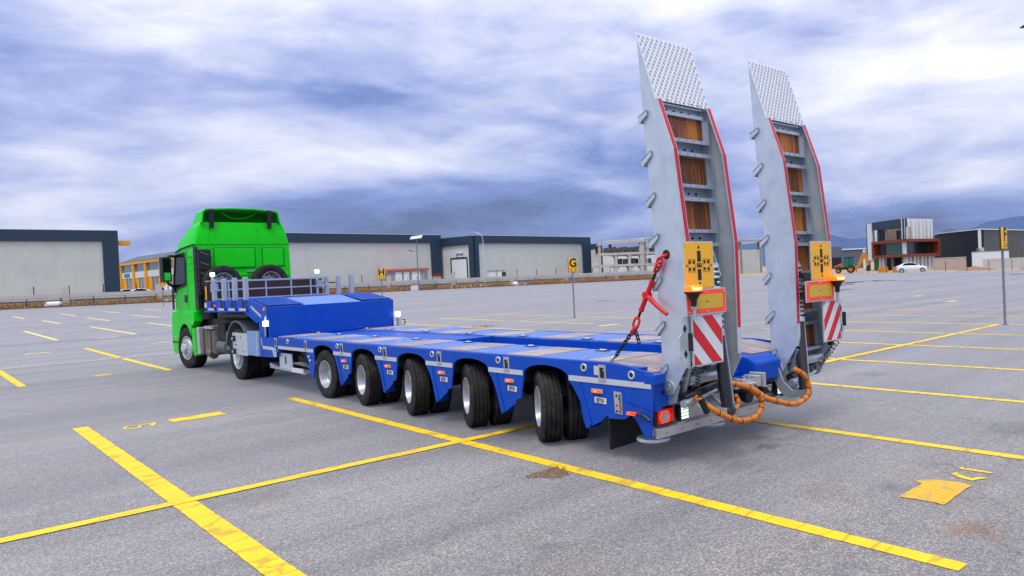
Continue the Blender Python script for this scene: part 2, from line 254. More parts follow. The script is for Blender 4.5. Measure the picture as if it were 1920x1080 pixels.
# ------------------------------------------------------------------ mesh helpers
class MB:
    def __init__(s): s.v = []; s.f = []
    def add(s, vs, fs):
        o = len(s.v); s.v += [tuple(q) for q in vs]; s.f += [tuple(i+o for i in f) for f in fs]; return s
    def box(s, x0, x1, y0, y1, z0, z1):
        return s.add([(x0, y0, z0), (x1, y0, z0), (x1, y1, z0), (x0, y1, z0), (x0, y0, z1), (x1, y0, z1), (x1, y1, z1), (x0, y1, z1)],
                     [(0, 3, 2, 1), (4, 5, 6, 7), (0, 1, 5, 4), (1, 2, 6, 5), (2, 3, 7, 6), (3, 0, 4, 7)])
    def obox(s, c, sx, sy, sz, X, Y, Z):
        c = Vector(c); X, Y, Z = Vector(X).normalized(), Vector(Y).normalized(), Vector(Z).normalized()
        vs = [c+X*(i*sx/2)+Y*(j*sy/2)+Z*(k*sz/2) for k in (-1, 1) for j, i in ((-1, -1), (-1, 1), (1, 1), (1, -1))]
        return s.add(vs, [(0, 3, 2, 1), (4, 5, 6, 7), (0, 1, 5, 4), (1, 2, 6, 5), (2, 3, 7, 6), (3, 0, 4, 7)])
    def bar(s, p0, p1, wd, ht, upv=(0, 0, 1)):
        p0, p1 = Vector(p0), Vector(p1); d = (p1-p0); l = d.length; d.normalize(); u = Vector(upv)
        sd_ = d.cross(u)
        if sd_.length < 1e-4: sd_ = d.cross(Vector((0, 1, 0)))
        sd_.normalize(); u = sd_.cross(d)
        return s.obox((p0+p1)/2, wd, l, ht, sd_, d, u)
    def prism(s, poly, ax, a, b):
        n = len(poly)
        def P(q, t): return {'x': (t, q[0], q[1]), 'y': (q[0], t, q[1]), 'z': (q[0], q[1], t)}[ax]
        vs = [P(q, a) for q in poly]+[P(q, b) for q in poly]
        return s.add(vs, [tuple(range(n))[::-1], tuple(range(n, 2*n))]+[(i, (i+1) % n, n+(i+1) % n, n+i) for i in range(n)])
    def cyl(s, p0, p1, r0, r1=None, n=16, caps=True):
        r1 = r0 if r1 is None else r1; p0, p1 = Vector(p0), Vector(p1); d = (p1-p0).normalized()
        a = d.orthogonal().normalized(); b = d.cross(a)
        vs = []
        for p, r in ((p0, r0), (p1, r1)):
            vs += [p+a*(r*math.cos(2*math.pi*i/n))+b*(r*math.sin(2*math.pi*i/n)) for i in range(n)]
        fs = [(i, (i+1) % n, n+(i+1) % n, n+i) for i in range(n)]
        if caps: fs += [tuple(range(n))[::-1], tuple(range(n, 2*n))]
        return s.add(vs, fs)
    def tube(s, path, r, n=8, closed=False, caps=True):
        pts = [Vector(p) for p in path]; m = len(pts); vs = []; fs = []; prev = None
        for i, p in enumerate(pts):
            if closed: d = pts[(i+1) % m]-pts[i-1]
            else: d = pts[min(i+1, m-1)]-pts[max(i-1, 0)]
            d.normalize(); a = d.orthogonal().normalized() if prev is None else (prev-d*prev.dot(d)).normalized(); prev = a; b = d.cross(a)
            rr = r[i] if isinstance(r, (list, tuple)) else r
            vs += [p+a*(rr*math.cos(2*math.pi*k/n))+b*(rr*math.sin(2*math.pi*k/n)) for k in range(n)]
        for i in range(m if closed else m-1):
            j = (i+1) % m
            fs += [(i*n+k, i*n+(k+1) % n, j*n+(k+1) % n, j*n+k) for k in range(n)]
        if not closed and caps: fs += [tuple(range(n))[::-1], tuple(range((m-1)*n, m*n))]
        return s.add(vs, fs)
    def lathe_x(s, prof, n=40, c=(0, 0, 0)):
        m = len(prof); vs = []
        for i in range(n):
            t = 2*math.pi*i/n; vs += [(c[0]+x, c[1]+r*math.cos(t), c[2]+r*math.sin(t)) for x, r in prof]
        return s.add(vs, [(i*m+j, i*m+j+1, ((i+1) % n)*m+j+1, ((i+1) % n)*m+j) for i in range(n) for j in range(m-1)])
    def lathe_z(s, prof, n=24, c=(0, 0, 0)):
        m = len(prof); vs = []
        for i in range(n):
            t = 2*math.pi*i/n; vs += [(c[0]+r*math.cos(t), c[1]+r*math.sin(t), c[2]+z) for r, z in prof]
        return s.add(vs, [(i*m+j, ((i+1) % n)*m+j, ((i+1) % n)*m+j+1, i*m+j+1) for i in range(n) for j in range(m-1)])
    def loft(s, rings, caps=True):
        n = len(rings[0]); vs = [p for r in rings for p in r]
        fs = [(i*n+k, i*n+(k+1) % n, (i+1)*n+(k+1) % n, (i+1)*n+k) for i in range(len(rings)-1) for k in range(n)]
        if caps: fs += [tuple(range(n))[::-1], tuple(range((len(rings)-1)*n, len(rings)*n))]
        return s.add(vs, fs)
    def mesh(s, name, m, smooth=False, recalc=True):
        me = bpy.data.meshes.new(name); me.from_pydata(s.v, [], s.f)
        if recalc:
            b = bmesh.new(); b.from_mesh(me); bmesh.ops.recalc_face_normals(b, faces=b.faces); b.to_mesh(me); b.free()
        if smooth: me.shade_smooth()
        me.materials.append(MT[m] if isinstance(m, str) else m); return me
    def build(s, name, m, parent=None, smooth=False, bevel=0.0, local=False, recalc=True, auto=None):
        o = bpy.data.objects.new(name, s.mesh(name, m, smooth, recalc)); COL.objects.link(o)
        if parent is not None:
            o.parent = parent
            if parent.type == 'EMPTY' and not local: o.location = -parent.location
        if auto:
            o.data.shade_smooth(); o.data.set_sharp_from_angle(angle=R(auto))
        if bevel:
            bv = o.modifiers.new('bevel', 'BEVEL'); bv.width = bevel; bv.segments = 2; bv.limit_method = 'ANGLE'; bv.angle_limit = R(35)
        return o
def tag(o, label=None, cat=None, group=None, kind=None):
    if label: o['label'] = label
    if cat: o['category'] = cat
    if group: o['group'] = group
    if kind: o['kind'] = kind
    return o
def empty(name, loc, label, cat, group=None):
    o = bpy.data.objects.new(name, None); o.location = loc; o.empty_display_size = 0.2; COL.objects.link(o); return tag(o, label, cat, group)
def place(me, name, parent, world, rotz=0.0):
    o = bpy.data.objects.new(name, me); COL.objects.link(o); o.parent = parent
    o.location = Vector(world)-(parent.location if parent is not None and parent.type == 'EMPTY' else Vector()); o.rotation_euler = (0, 0, rotz); return o
def copy_tree(o, parent=None):
    c = o.copy(); COL.objects.link(c); c.parent = parent
    for ch in list(o.children): copy_tree(ch, c)
    return c
def text(name, s, size, m, parent, org, X, Y, off=0.0, ext=0.002, local=False):
    cu = bpy.data.curves.new('t', 'FONT'); cu.body = s; cu.size = size; cu.align_x = 'CENTER'; cu.align_y = 'CENTER'; cu.extrude = ext; cu.offset = off; cu.resolution_u = 3
    t = bpy.data.objects.new('t', cu); COL.objects.link(t); bpy.context.view_layer.update()
    me = bpy.data.meshes.new_from_object(t.evaluated_get(bpy.context.evaluated_depsgraph_get()))
    bpy.data.objects.remove(t); X, Y = Vector(X).normalized(), Vector(Y).normalized(); Z = X.cross(Y)
    mm = Matrix((X, Y, Z)).transposed().to_4x4(); mm.translation = Vector(org); me.transform(mm); me.materials.clear(); me.materials.append(MT[m]); me.name = name
    o = bpy.data.objects.new(name, me); COL.objects.link(o); o.parent = parent
    if parent is not None and parent.type == 'EMPTY' and not local: o.location = -parent.location
    return o
SLOPE = 0.0135
def gz(y):
    t = max(0.0, min(y-12.0, 170.0)); return SLOPE*(math.sqrt(t*t+64)-8)

# ------------------------------------------------------------------ setting: ground, lot, markings
ys = [-4000, -60, -20, 0, 8]+[10+2*i for i in range(60)]+[135, 150, 165, 175, 182, 190, 400, 1000, 6000]
def sheet(name, x0, x1, y0, y1, dz, m):
    yy = [y0]+[y for y in ys if y0 < y < y1]+[y1]; b = MB()
    for a, c in zip(yy[:-1], yy[1:]): b.add([(x0, a, gz(a)+dz), (x1, a, gz(a)+dz), (x1, c, gz(c)+dz), (x0, c, gz(c)+dz)], [(0, 1, 2, 3)])
    return tag(b.build(name, m, recalc=False), kind='structure')
sheet('ground', -4000, 6000, -4000, 6000, -0.05, 'dirt')
lot = MB()
yl = [y for y in ys if -60 <= y <= 100]
def lot_x(y): return 92.0
def lot_far(x): return 96-0.263*(x+15)
for a, c in zip(yl[:-1], yl[1:]):
    xa = min(92.0, -15+(96-a)/0.263) if a > 60 else 92.0
    xc = min(92.0, -15+(96-c)/0.263) if c > 60 else 92.0
    lot.add([(-70, a, gz(a)), (xa, a, gz(a)), (xc, c, gz(c)), (-70, c, gz(c))], [(0, 1, 2, 3)])
LOT = tag(lot.build('parking_lot', 'asphalt', recalc=False), kind='structure')

def stripe(name, p0, p1, wd, m='ypaint', dz=0.005, rag=0.004, step=0.05, parent=None):
    p0, p1 = Vector(p0), Vector(p1); d = p1-p0; L = d.length; d.normalize(); nrm = Vector((d.y, -d.x)); n = max(2, int(L/step)); b = MB(); vs = []
    for i in range(n+1):
        q = p0+d*(L*i/n)
        for s in (-1, 1):
            e = q+nrm*s*(wd/2+random.uniform(-rag, rag*0.6)); vs.append((e.x, e.y, gz(e.y)+dz))
    b.add(vs, [(2*i, 2*i+1, 2*i+3, 2*i+2) for i in range(n)])
    return b.build(name, m, parent or LOT, recalc=False)
def flatpoly(name, pts, m, dz=0.006, rag=0.0, sub=1):
    q = []
    for a, c in zip(pts, pts[1:]+pts[:1]):
        for i in range(sub):
            t = i/sub; q.append((a[0]+(c[0]-a[0])*t+random.uniform(-rag, rag), a[1]+(c[1]-a[1])*t+random.uniform(-rag, rag)))
    b = MB().add([(x, y, gz(y)+dz) for x, y in q], [tuple(range(len(q)))])
    return b.build(name, m, LOT, recalc=False)
LX = -4.585; LW = 2.806; TL = 0.024
def lx(k, y): return LX+LW*k+TL*y
stripe('bay_line', (lx(0, -3), -3), (-4.48, 7.9), 0.185)
stripe('bay_line', (-1.845, -2.9), (-1.585, 7.78), 0.145)
for k in range(2, 10):
    stripe('bay_line', (lx(k, -3), -3.0), (lx(k, 7.8), 7.8), 0.13, 'ypaint', step=0.15)
stripe('cross_line', (-12, 2.49+12*TL), (15.2, 2.49-15.2*TL), 0.145, dz=0.0085)
def faded(a, c, x, m='ypaint', wd=0.15, **k): stripe('bay_line', (x, a), (x, c), wd, m, step=0.2, **k)
for k in range(-1, 7):
    x = -1.58+2.8*k
    faded(14.95, 19.8, x); faded(20.25, 25.4, x)
for x in (-1.54, 1.2, 3.78, 6.6, 9.4, 12.2): faded(31.4, 41.1, x, 'ypaint_far', 0.17)
for x in (0.8, 3.2, 5.85, 8.6, 11.4, 14.2): faded(47.2, 54.5, x, 'ypaint_far', 0.18)
for x in (0.5, 3.45, 6.3, 9.1): faded(60, 66.5, x, 'ypaint_far', 0.2)
# stencilled ground marks
stripe('ground_mark', (-3.5, 7.25), (-2.79, 7.27), 0.34, rag=0.02)
o_ = MB(); vs = []
for i in range(28):
    t = 2*math.pi*i/28
    for rr in (0.072, 0.105): vs.append((-3.985+rr*1.02*math.cos(t), 7.22+rr*1.6*math.sin(t), 0.006))
o_.add(vs, [(2*i, 2*i+1, (2*i+3) % 56, (2*i+2) % 56) for i in range(28)]); o_.build('ground_letter', 'ypaint', LOT, recalc=False)
flatpoly('ground_letter', [(-3.87, 7.37), (-3.86, 7.28), (-3.775, 7.24), (-3.78, 7.07), (-3.745, 7.08), (-3.66, 7.33), (-3.70, 7.34), (-3.76, 7.30)], 'ypaint')
flatpoly('ground_mark', [(-0.77, -2.05), (-0.76, -2.39), (-0.15, -2.37), (-0.13, -2.28), (-0.16, -2.07), (-0.30, -1.98), (-0.34, -2.06)], 'ypaint_worn', rag=0.014, sub=5)
flatpoly('ground_letter', [(0.10, -2.12), (0.02, -2.20), (-0.02, -2.33), (0.14, -2.40), (0.12, -2.34), (0.05, -2.30), (0.09, -2.20), (0.15, -2.16)], 'ypaint', rag=0.006, sub=3)
flatpoly('ground_letter', [(0.33, -2.11), (0.27, -2.14), (0.28, -2.37), (0.32, -2.38)], 'ypaint', rag=0.006, sub=3)
stripe('ground_mark', (-3.3, 24.95), (-2.6, 24.95), 0.25, 'ypaint_far', rag=0.02); stripe('ground_mark', (-3.0, 15.6), (-2.65, 15.65), 0.22, 'ypaint', rag=0.03)
stripe('ground_mark', (0.3, 24.95), (0.9, 24.95), 0.22, 'ypaint_far', rag=0.02); stripe('ground_mark', (-0.3, 30.6), (0.4, 30.6), 0.25, 'ypaint_far', rag=0.02)
for x, y in ((9.9, 25.6), (11.7, 14.0), (26, 7.5), (31, 11)): stripe('ground_mark', (x, y), (x+0.9, y-0.1), 0.3, 'ypaint_far', rag=0.03)
# pale concrete gutter laid in lengths
for i in range(22):
    x = -8+i*1.62; y = 20.12-0.045*(x+4)
    b = MB(); b.prism([(x, y-0.11), (x+1.55, y-0.18), (x+1.55, y+0.05), (x, y+0.11)], 'z', gz(20)-0.05, gz(20)+0.012); b.build('gutter_slab', 'gutter', LOT)
# puddles
def puddle(cx, cy, rx, ry, n=26):
    ph = random.random()*9; pts = []
    for i in range(n):
        t = 2*math.pi*i/n; k = 1+0.35*math.sin(3*t+ph)+0.2*math.sin(5*t+2*ph); pts.append((cx+rx*k*math.cos(t), cy+ry*k*math.sin(t)))
    b = MB().add([(x, y, gz(y)+0.005) for x, y in pts], [tuple(range(n))]); return tag(b.build('puddle', 'puddle', recalc=False), kind='structure')
for a in ((50.5, 25.2, 1.4, 1.0), (55.5, 26.6, 2.6, 0.8), (58.5, 25.0, 0.9, 1.5), (58.6, 22.7, 0.7, 0.7), (46.0, 23.6, 2.2, 0.6), (40.0, 19.6, 1.2, 0.45), (26.5, 28.5, 0.8, 0.25), (72, 18.5, 3, 0.8)): puddle(*a)
# brown grit spill on the asphalt by the line
b = MB()
for i in range(650):
    a = random.random()*6.283; r = 0.21*math.sqrt(random.random())*(1+0.25*math.sin(3*a)); s = random.uniform(0.004, 0.011)
    x, y = -1.98+r*1.0*math.cos(a), 0.67+r*0.72*math.sin(a); z = random.uniform(0.001, 0.006)
    b.add([(x-s, y-s, z), (x+s, y-s*.6, z), (x+s*.4, y+s, z), (x, y, z+s*1.2)], [(0, 1, 3), (1, 2, 3), (2, 0, 3)])
tag(b.build('brown_grit', leaf_mat('brown_grit_stones', ['#8a6a50', '#a88a6c', '#6b4e3a', '#9a7a5e']), recalc=True), 'patch of brown grit on the asphalt beside the yellow line', 'grit', kind='stuff')
b = MB()
for k in range(60):
    a = random.random()*6.283; r = random.random()*.32; x, y = 9.9+r*2.0*math.cos(a), 18.3+r*.8*math.sin(a); h = random.uniform(.05, .16); dx_ = random.uniform(-.05, .05)
    b.add([(x-.008, y, gz(y)), (x+.008, y, gz(y)), (x+dx_, y+.02, gz(y)+h)], [(0, 1, 2)])
tag(b.build('weed_tuft', leaf_mat('weed_leaves', ['#6b6a2a', '#8a7a34', '#a08a44']), recalc=False), 'small tuft of dry weeds in the asphalt beyond the deck', 'weeds')
# kerb at the far edge
def wl(x): return 96-0.263*(x+15)
WD = Vector((1, -0.263, 0)).normalized(); WN = Vector((-0.263, -1, 0)).normalized()   # along wall, toward lot
def wp(s, d=0.0):
    p = Vector((-20, wl(-20), 0))+WD*s+WN*d; return Vector((p.x, p.y, gz(p.y)))
for i in range(40):
    a, c = wp(i*2.72, 0.15), wp(i*2.72+2.68, 0.15); b = MB(); b.bar(a+Vector((0, 0, .04)), c+Vector((0, 0, .04)), 0.3, 0.24); b.build('kerb_stone', 'kerb', LOT)

# ------------------------------------------------------------------ boundary wall, fence, scrub
WALL_L = 106.0
wall = empty('boundary_wall', wp(0), 'long low grey concrete wall with pillars along the far edge of the lot', 'wall')
def along(mb, s0, s1, d0, d1, h0, h1):
    a, c = wp(s0), wp(s1); vs = []
    for h in (h0, h1):
        for p, d in ((a, d0), (c, d0), (c, d1), (a, d1)): q = p-WN*d; vs.append((q.x, q.y, p.z+h))
    mb.add(vs, [(0, 3, 2, 1), (4, 5, 6, 7), (0, 1, 5, 4), (1, 2, 6, 5), (2, 3, 7, 6), (3, 0, 4, 7)])
for i in range(20):
    b = MB(); along(b, i*5.3, i*5.3+5.28, 0.9, 1.1, -0.3, 0.75); b.build('wall_base', 'concrete', wall)
    b = MB(); along(b, i*5.3, i*5.3+5.29, 0.84, 1.14, 0.75, 1.38); b.build('coping', 'concrete_l', wall)
for i in range(13):
    b = MB(); along(b, 2.0+i*8.6, 2.62+i*8.6, 0.78, 1.2, 0.0, 2.05); b.build('pillar', 'concrete_l', wall)
for i in range(34):
    s = 0.8+i*3.07; p = wp(s, -1.0); b = MB(); b.cyl(p+Vector((0, 0, 1.3)), p+Vector((0, 0, 2.25)), 0.05, n=6); b.build('steel_stub', 'wirepost', wall)
fence = empty('wire_fence', wp(0, 0.0), 'thin dark wire fence with slim posts in front of the concrete wall', 'fence')
for i in range(36):
    p = wp(1.4+i*2.92, -0.45); b = MB(); b.cyl(p, p+Vector((0, 0, 0.98)), 0.04, n=6); b.build('post', 'wirepost', fence)
b = MB()
for h in (0.96, 0.65, 0.35): b.tube([wp(1.4+i*2.92, -0.45)+Vector((0, 0, h)) for i in range(36)], 0.014, 4)
b.build('wire', 'wirepost', fence)
def tuft(b, c, h, wd, n):
    for _ in range(n):
        a = random.random()*6.283; r = wd*math.sqrt(random.random()); x, y = c.x+r*math.cos(a), c.y+r*math.sin(a)
        z = c.z+h*random.random()**0.8*(1-(r/wd)**2*0.6); s = random.uniform(0.05, 0.14); t = Vector((random.uniform(-1, 1), random.uniform(-1, 1), random.uniform(-.2, 1))).normalized()*s; q = t.orthogonal().normalized()*s*0.45
        p = Vector((x, y, z)); b.add([p-q, p+q, p+t+q*.2, p+t-q*.4], [(0, 1, 2, 3)])
b = MB()
for i in range(520):
    s = 18+random.random()**0.85*86; sh = noise.noise(Vector((s*0.13, 3, 0)))
    if sh < -0.25 and random.random() < 0.8: continue
    tuft(b, wp(s, random.uniform(-0.75, 0.1)), random.uniform(0.35, 0.85+0.35*max(0, sh)), random.uniform(0.35, 0.8), 50)
tag(b.build('dry_scrub', 'dryleaf', recalc=False), 'brown dry scrub growing along the foot of the concrete wall', 'scrub', kind='stuff')
def shrub(c, h, wd, n, lab):
    r = empty('green_shrub', c, lab, 'shrub'); b = MB(); tuft(b, c, h, wd, n); b.build('foliage', 'greenleaf', r, recalc=False)
    b = MB()
    for k in range(5): a = k*1.3; b.tube([c, c+Vector((0.15*math.cos(a), 0.15*math.sin(a), h*0.35)), c+Vector((wd*.5*math.cos(a), wd*.5*math.sin(a), h*.7))], [0.03, 0.02, 0.008], 5)
    b.build('stem', 'dirt', r)
shrub(wp(77.5, -0.2), 0.95, 0.7, 260, 'green bushy shrub at the wall foot below the white container')
shrub(wp(101.0, -3.2)+Vector((0, 0, 0.6)), 1.7, 1.3, 320, 'green shrub behind the wall before the concrete frame building')
def rock(name, c, s, m, lab, cat, group=None, flat=0.7):
    bm = bmesh.new(); bmesh.ops.create_icosphere(bm, subdivisions=2, radius=s)
    for v in bm.verts:
        k = 1+0.3*noise.noise(v.co*2.2/s+Vector(c)); v.co *= k; v.co.z *= flat
    me = bpy.data.meshes.new(name); bm.to_mesh(me); bm.free(); me.materials.append(MT[m]); o = bpy.data.objects.new(name, me); o.location = Vector(c)+Vector((0, 0, s*flat*.55)); COL.objects.link(o)
    return tag(o, lab, cat, group)
b = MB()
for s0, n, sp_ in ((38.5, 70, 3.2), (44, 50, 2.5), (73.5, 90, 2.6), (80, 40, 2.0), (63, 20, 1.5), (90, 18, 3)):
    for _ in range(n):
        p = wp(s0+random.gauss(0, sp_*.5), random.uniform(-.6, 0.2)); r = random.uniform(0.05, 0.2); p.z += random.uniform(0, .25)
        b.obox(p, r*2, r*1.5, r, (random.random(), random.random(), .2), Vector((random.random(), random.random(), .2)).orthogonal(), (random.random(), .3, 1))
tag(b.build('rubble', 'rubble'), 'pale rubble and litter strewn along the foot of the wall', 'rubble', kind='stuff')
b = MB(); p = wp(27.3, 0.0)+Vector((0, 0, 0.32)); b.tube([p-WD*.75+WN*.1, p-WD*.7, p+WD*.4, p+WD*.5+Vector((0, 0, -.06))], [0.26, 0.3, 0.3, 0.2], 12)
tag(b.build('white_drum', 'wpaint', smooth=False), 'white plastic drum lying by the wall at far left', 'drum')
rock('white_sack', wp(79.8, 0.0), 0.45, 'wpaint', 'white sack lying at the wall foot right of the green shrub', 'sack', flat=0.9)
rock('blue_sheet', wp(73.6, -0.5)+Vector((0, 0, .35)), 0.32, 'bluelit', 'blue plastic sheet caught in the scrub under the roller door', 'sheet', flat=0.5)

# ------------------------------------------------------------------ facade helper
class Fac:
    def __init__(s, a, c, base):
        s.a = Vector((a[0], a[1], 0)); e = Vector((c[0], c[1], 0)); s.L = (e-s.a).length; s.t = (e-s.a).normalized(); s.b = base
        n = Vector((s.t.y, -s.t.x, 0)); cam_p = Vector((-6.36, -4.55, 0)); s.n = n if n.dot(cam_p-s.a) > 0 else -n
    def P(s, u, z, d): q = s.a+s.t*u+s.n*d; return (q.x, q.y, z)
    def box(s, mb, u0, u1, z0, z1, d0, d1):
        vs = [s.P(u, z, d) for z in (z0, z1) for u, d in ((u0, d0), (u1, d0), (u1, d1), (u0, d1))]
        return mb.add(vs, [(0, 3, 2, 1), (4, 5, 6, 7), (0, 1, 5, 4), (1, 2, 6, 5), (2, 3, 7, 6), (3, 0, 4, 7)])
    def part(s, name, m, par, u0, u1, z0, z1, d0, d1):
        b = MB(); s.box(b, u0, u1, z0, z1, d0, d1); return b.build(name, m, par)
def panels(f, par, u0, u1, z0, z1, m='white_clad', wdt=1.1, d=(0.0, 0.06)):
    n = max(1, int(round((u1-u0)/wdt))); st = (u1-u0)/n
    for i in range(n): f.part('wall_panel', m, par, u0+i*st+0.002, u0+(i+1)*st-0.002, z0, z1, d[0], d[1]+0.004*(i % 2))
UP = (0, 0, 1)
# far left warehouse
f = Fac((-15.5, 115.4), (17.6, 117.4), 1.2); g0 = 0.9
wh = empty('warehouse', f.P(0, g0, 0), 'white panelled warehouse with navy fascia at the far left', 'warehouse', 'white warehouses with navy fascia')
b = MB(); f.box(b, 0, f.L, g0, 11.0, -40, -0.06); b.build('core', 'navy', wh)
panels(f, wh, 0, f.L-1.9, g0, 9.62, d=(-0.06, 0.06)); f.part('fascia', 'navy', wh, -0.1, f.L, 9.62, 11.15, -0.05, 0.35); f.part('corner_fascia', 'navy', wh, f.L-1.9, f.L, g0, 9.62, -0.05, 0.34)
f.part('roof_edge', 'wpaint', wh, 0, f.L, 11.15, 11.2, -0.4, 0.36); f.part('yellow_canopy', 'yellow', wh, f.L, f.L+1.75, 9.15, 9.75, -2.2, -0.4)
# yellow showroom
f = Fac((28.35, 169.9), (31.95, 132.5), 2.0); g0 = 1.7
sr = empty('showroom', f.P(0, g0, 0), 'two storey showroom with yellow columns and grey roof behind the cab mirror', 'building')
b = MB(); f.box(b, 0, f.L, g0, 8.5, -14, -0.3); b.build('core', 'windark', sr)
b = MB(); b.add([f.P(0, 8.5, 0.5), f.P(f.L, 8.5, 0.5), f.P(f.L, 9.85, -3), f.P(0, 9.85, -3), f.P(0, 8.5, -14), f.P(f.L, 8.5, -14)], [(0, 1, 2, 3), (3, 2, 5, 4), (0, 3, 4), (1, 5, 2), (0, 4, 5, 1)]); b.build('roof', 'roofgrey', sr)
f.part('fascia', 'yellow', sr, 0, f.L, 7.95, 8.48, -0.3, 0.45)
cols = [0.4, 7.8, 14.4, 22.0, 28.9, 36]
for c in cols: f.part('column', 'yellow', sr, c-0.45, c+0.45, g0, 7.95, -0.3, 0.4)
for a, c in zip(cols[:-1], cols[1:]):
    f.part('upper_window', 'winblue', sr, a+0.45, c-0.45, 6.45, 7.95, -0.28, 0.05); f.part('spandrel', 'wpaint', sr, a+0.45, c-0.45, 5.25, 6.45, -0.28, 0.15)
    mid = (a+c)/2
    f.part('lower_window', 'winblue', sr, mid-1.2, c-0.45, g0, 5.25, -0.28, 0.0); f.part('door_panel', 'yellow', sr, a+0.45, mid-1.2, g0, 5.25, -0.28, 0.08)
    for k in (0.33, 0.66): f.part('mullion', 'wpaint', sr, mid-1.2+(c-mid+.75)*k-.06, mid-1.2+(c-mid+.75)*k+.06, g0, 5.25, 0.0, 0.08)
f.part('blue_sign', 'bluelit', sr, 2.2, 5.2, 5.5, 6.25, 0.15, 0.25)
# middle warehouse
f = Fac((26.2, 90.5), (55.6, 93.35), 1.0); g0 = 0.7
wh = empty('warehouse', f.P(0, g0, 0), 'white panelled warehouse with navy fascia behind the green cab', 'warehouse', 'white warehouses with navy fascia')
b = MB(); f.box(b, 0, f.L, g0, 8.9, -7, -0.06); b.build('core', 'navy', wh)
panels(f, wh, 0, f.L-1.85, g0, 7.77, d=(-0.06, 0.06)); f.part('fascia', 'navy', wh, 0, f.L, 7.77, 9.0, -0.05, 0.35); f.part('corner_fascia', 'navy', wh, f.L-1.85, f.L, 3.2, 7.77, -0.05, 0.34)
f.part('roof_edge', 'wpaint', wh, 0, f.L, 9.0, 9.05, -0.4, 0.36); f.part('brown_band', 'brown', wh, f.L-1.85, f.L-0.02, 2.7, 3.2, -0.05, 0.3); f.part('base_panel', 'wpaint', wh, f.L-1.85, f.L-0.05, g0, 2.7, -0.05, 0.05)
for k in (0.5, 1.25): f.part('bench_block', 'brown', wh, f.L-23.5+k*3, f.L-21.7+k*3, 1.6, 2.45, 0.4, 1.0)
# right warehouse with roller door
fl = Fac((55.9, 93.7), (57.4, 86.8), 0.9); f = Fac((57.4, 86.8), (84.2, 89.85), 0.9); g0 = 0.6
wh = empty('warehouse', f.P(0, g0, 0), 'white panelled warehouse with navy fascia and a roller door on its short side', 'warehouse', 'white warehouses with navy fascia')
b = MB(); f.box(b, 0.1, f.L, g0, 8.4, -30, -0.06); b.build('core', 'navy', wh)
b = MB(); fl.box(b, 0, fl.L, g0, 8.3, -3, -0.06); b.build('side_core', 'navy', wh)
panels(f, wh, 0.62, f.L-2.1, g0, 7.35, d=(-0.06, 0.05)); f.part('fascia', 'navy', wh, 0, f.L, 7.35, 8.52, -0.05, 0.35)
f.part('corner_fascia', 'navy', wh, f.L-2.1, f.L, g0, 7.35, -0.05, 0.34); f.part('corner_fascia', 'navy', wh, 0.0, 0.62, g0, 7.35, -0.05, 0.34); f.part('roof_edge', 'wpaint', wh, 0, f.L, 8.52, 8.57, -0.4, 0.36)
panels(fl, wh, 0, fl.L-0.9, g0, 7.2, d=(-0.06, 0.03)); fl.part('fascia', 'navy', wh, 0, fl.L, 7.2, 8.5, -0.05, 0.3); fl.part('corner_fascia', 'navy', wh, fl.L-0.9, fl.L, g0, 7.2, -0.05, 0.3)
dr = fl.part('roller_door', 'wpaint', wh, 2.35, 5.5, g0, 5.15, 0.05, 0.1)
for a in ((2.15, 2.35, g0, 5.35), (5.5, 5.62, g0, 5.35), (2.35, 5.5, 5.15, 5.35)): fl.part('door_frame', 'black', dr, a[0], a[1], a[2], a[3], 0.05, 0.16)
sg = fl.part('name_board', 'wpaint', wh, 3.3, 5.0, 5.45, 6.2, 0.05, 0.14); text('lettering', 'pivot', 0.75, 'inkblue', sg, fl.P(4.15, 5.85, 0.16), fl.t, UP, 0.02)
# small annex
f = Fac((88.9, 95.4), (90.9, 93.5), 0.9)
an = empty('annex', f.P(0, 0.6, 0), 'narrow white building with navy cap and roller door beside the right warehouse', 'building')
b = MB(); f.box(b, 0, f.L, 0.6, 6.7, -10, 0); b.build('wall', 'white_clad', an); f.part('cap', 'navy', an, -0.1, f.L+0.1, 6.7, 7.6, -10, 0.15); f.part('corner', 'navy', an, f.L-0.35, f.L+0.1, 0.6, 6.7, 0, 0.12); f.part('roller_door', 'wpaint', an, 0.6, 2.1, 0.6, 4.0, 0.0, 0.08)
# pale hall behind the frame building
f = Fac((99, 103), (120, 84), 0.8); h_ = empty('pale_hall', f.P(0, 0.6, 0), 'pale white hall seen through the concrete frame building', 'building')
panels(f, h_, -6, f.L, 0.6, 6.6, 'wpaint', 3.0, d=(-0.1, 0.05)); b = MB(); f.box(b, -6, f.L, 0.6, 6.5, -20, -0.1); b.build('core', 'white_clad', h_); f.part('roof_edge', 'kiosk', h_, -6, f.L, 6.6, 6.9, -0.4, 0.3)
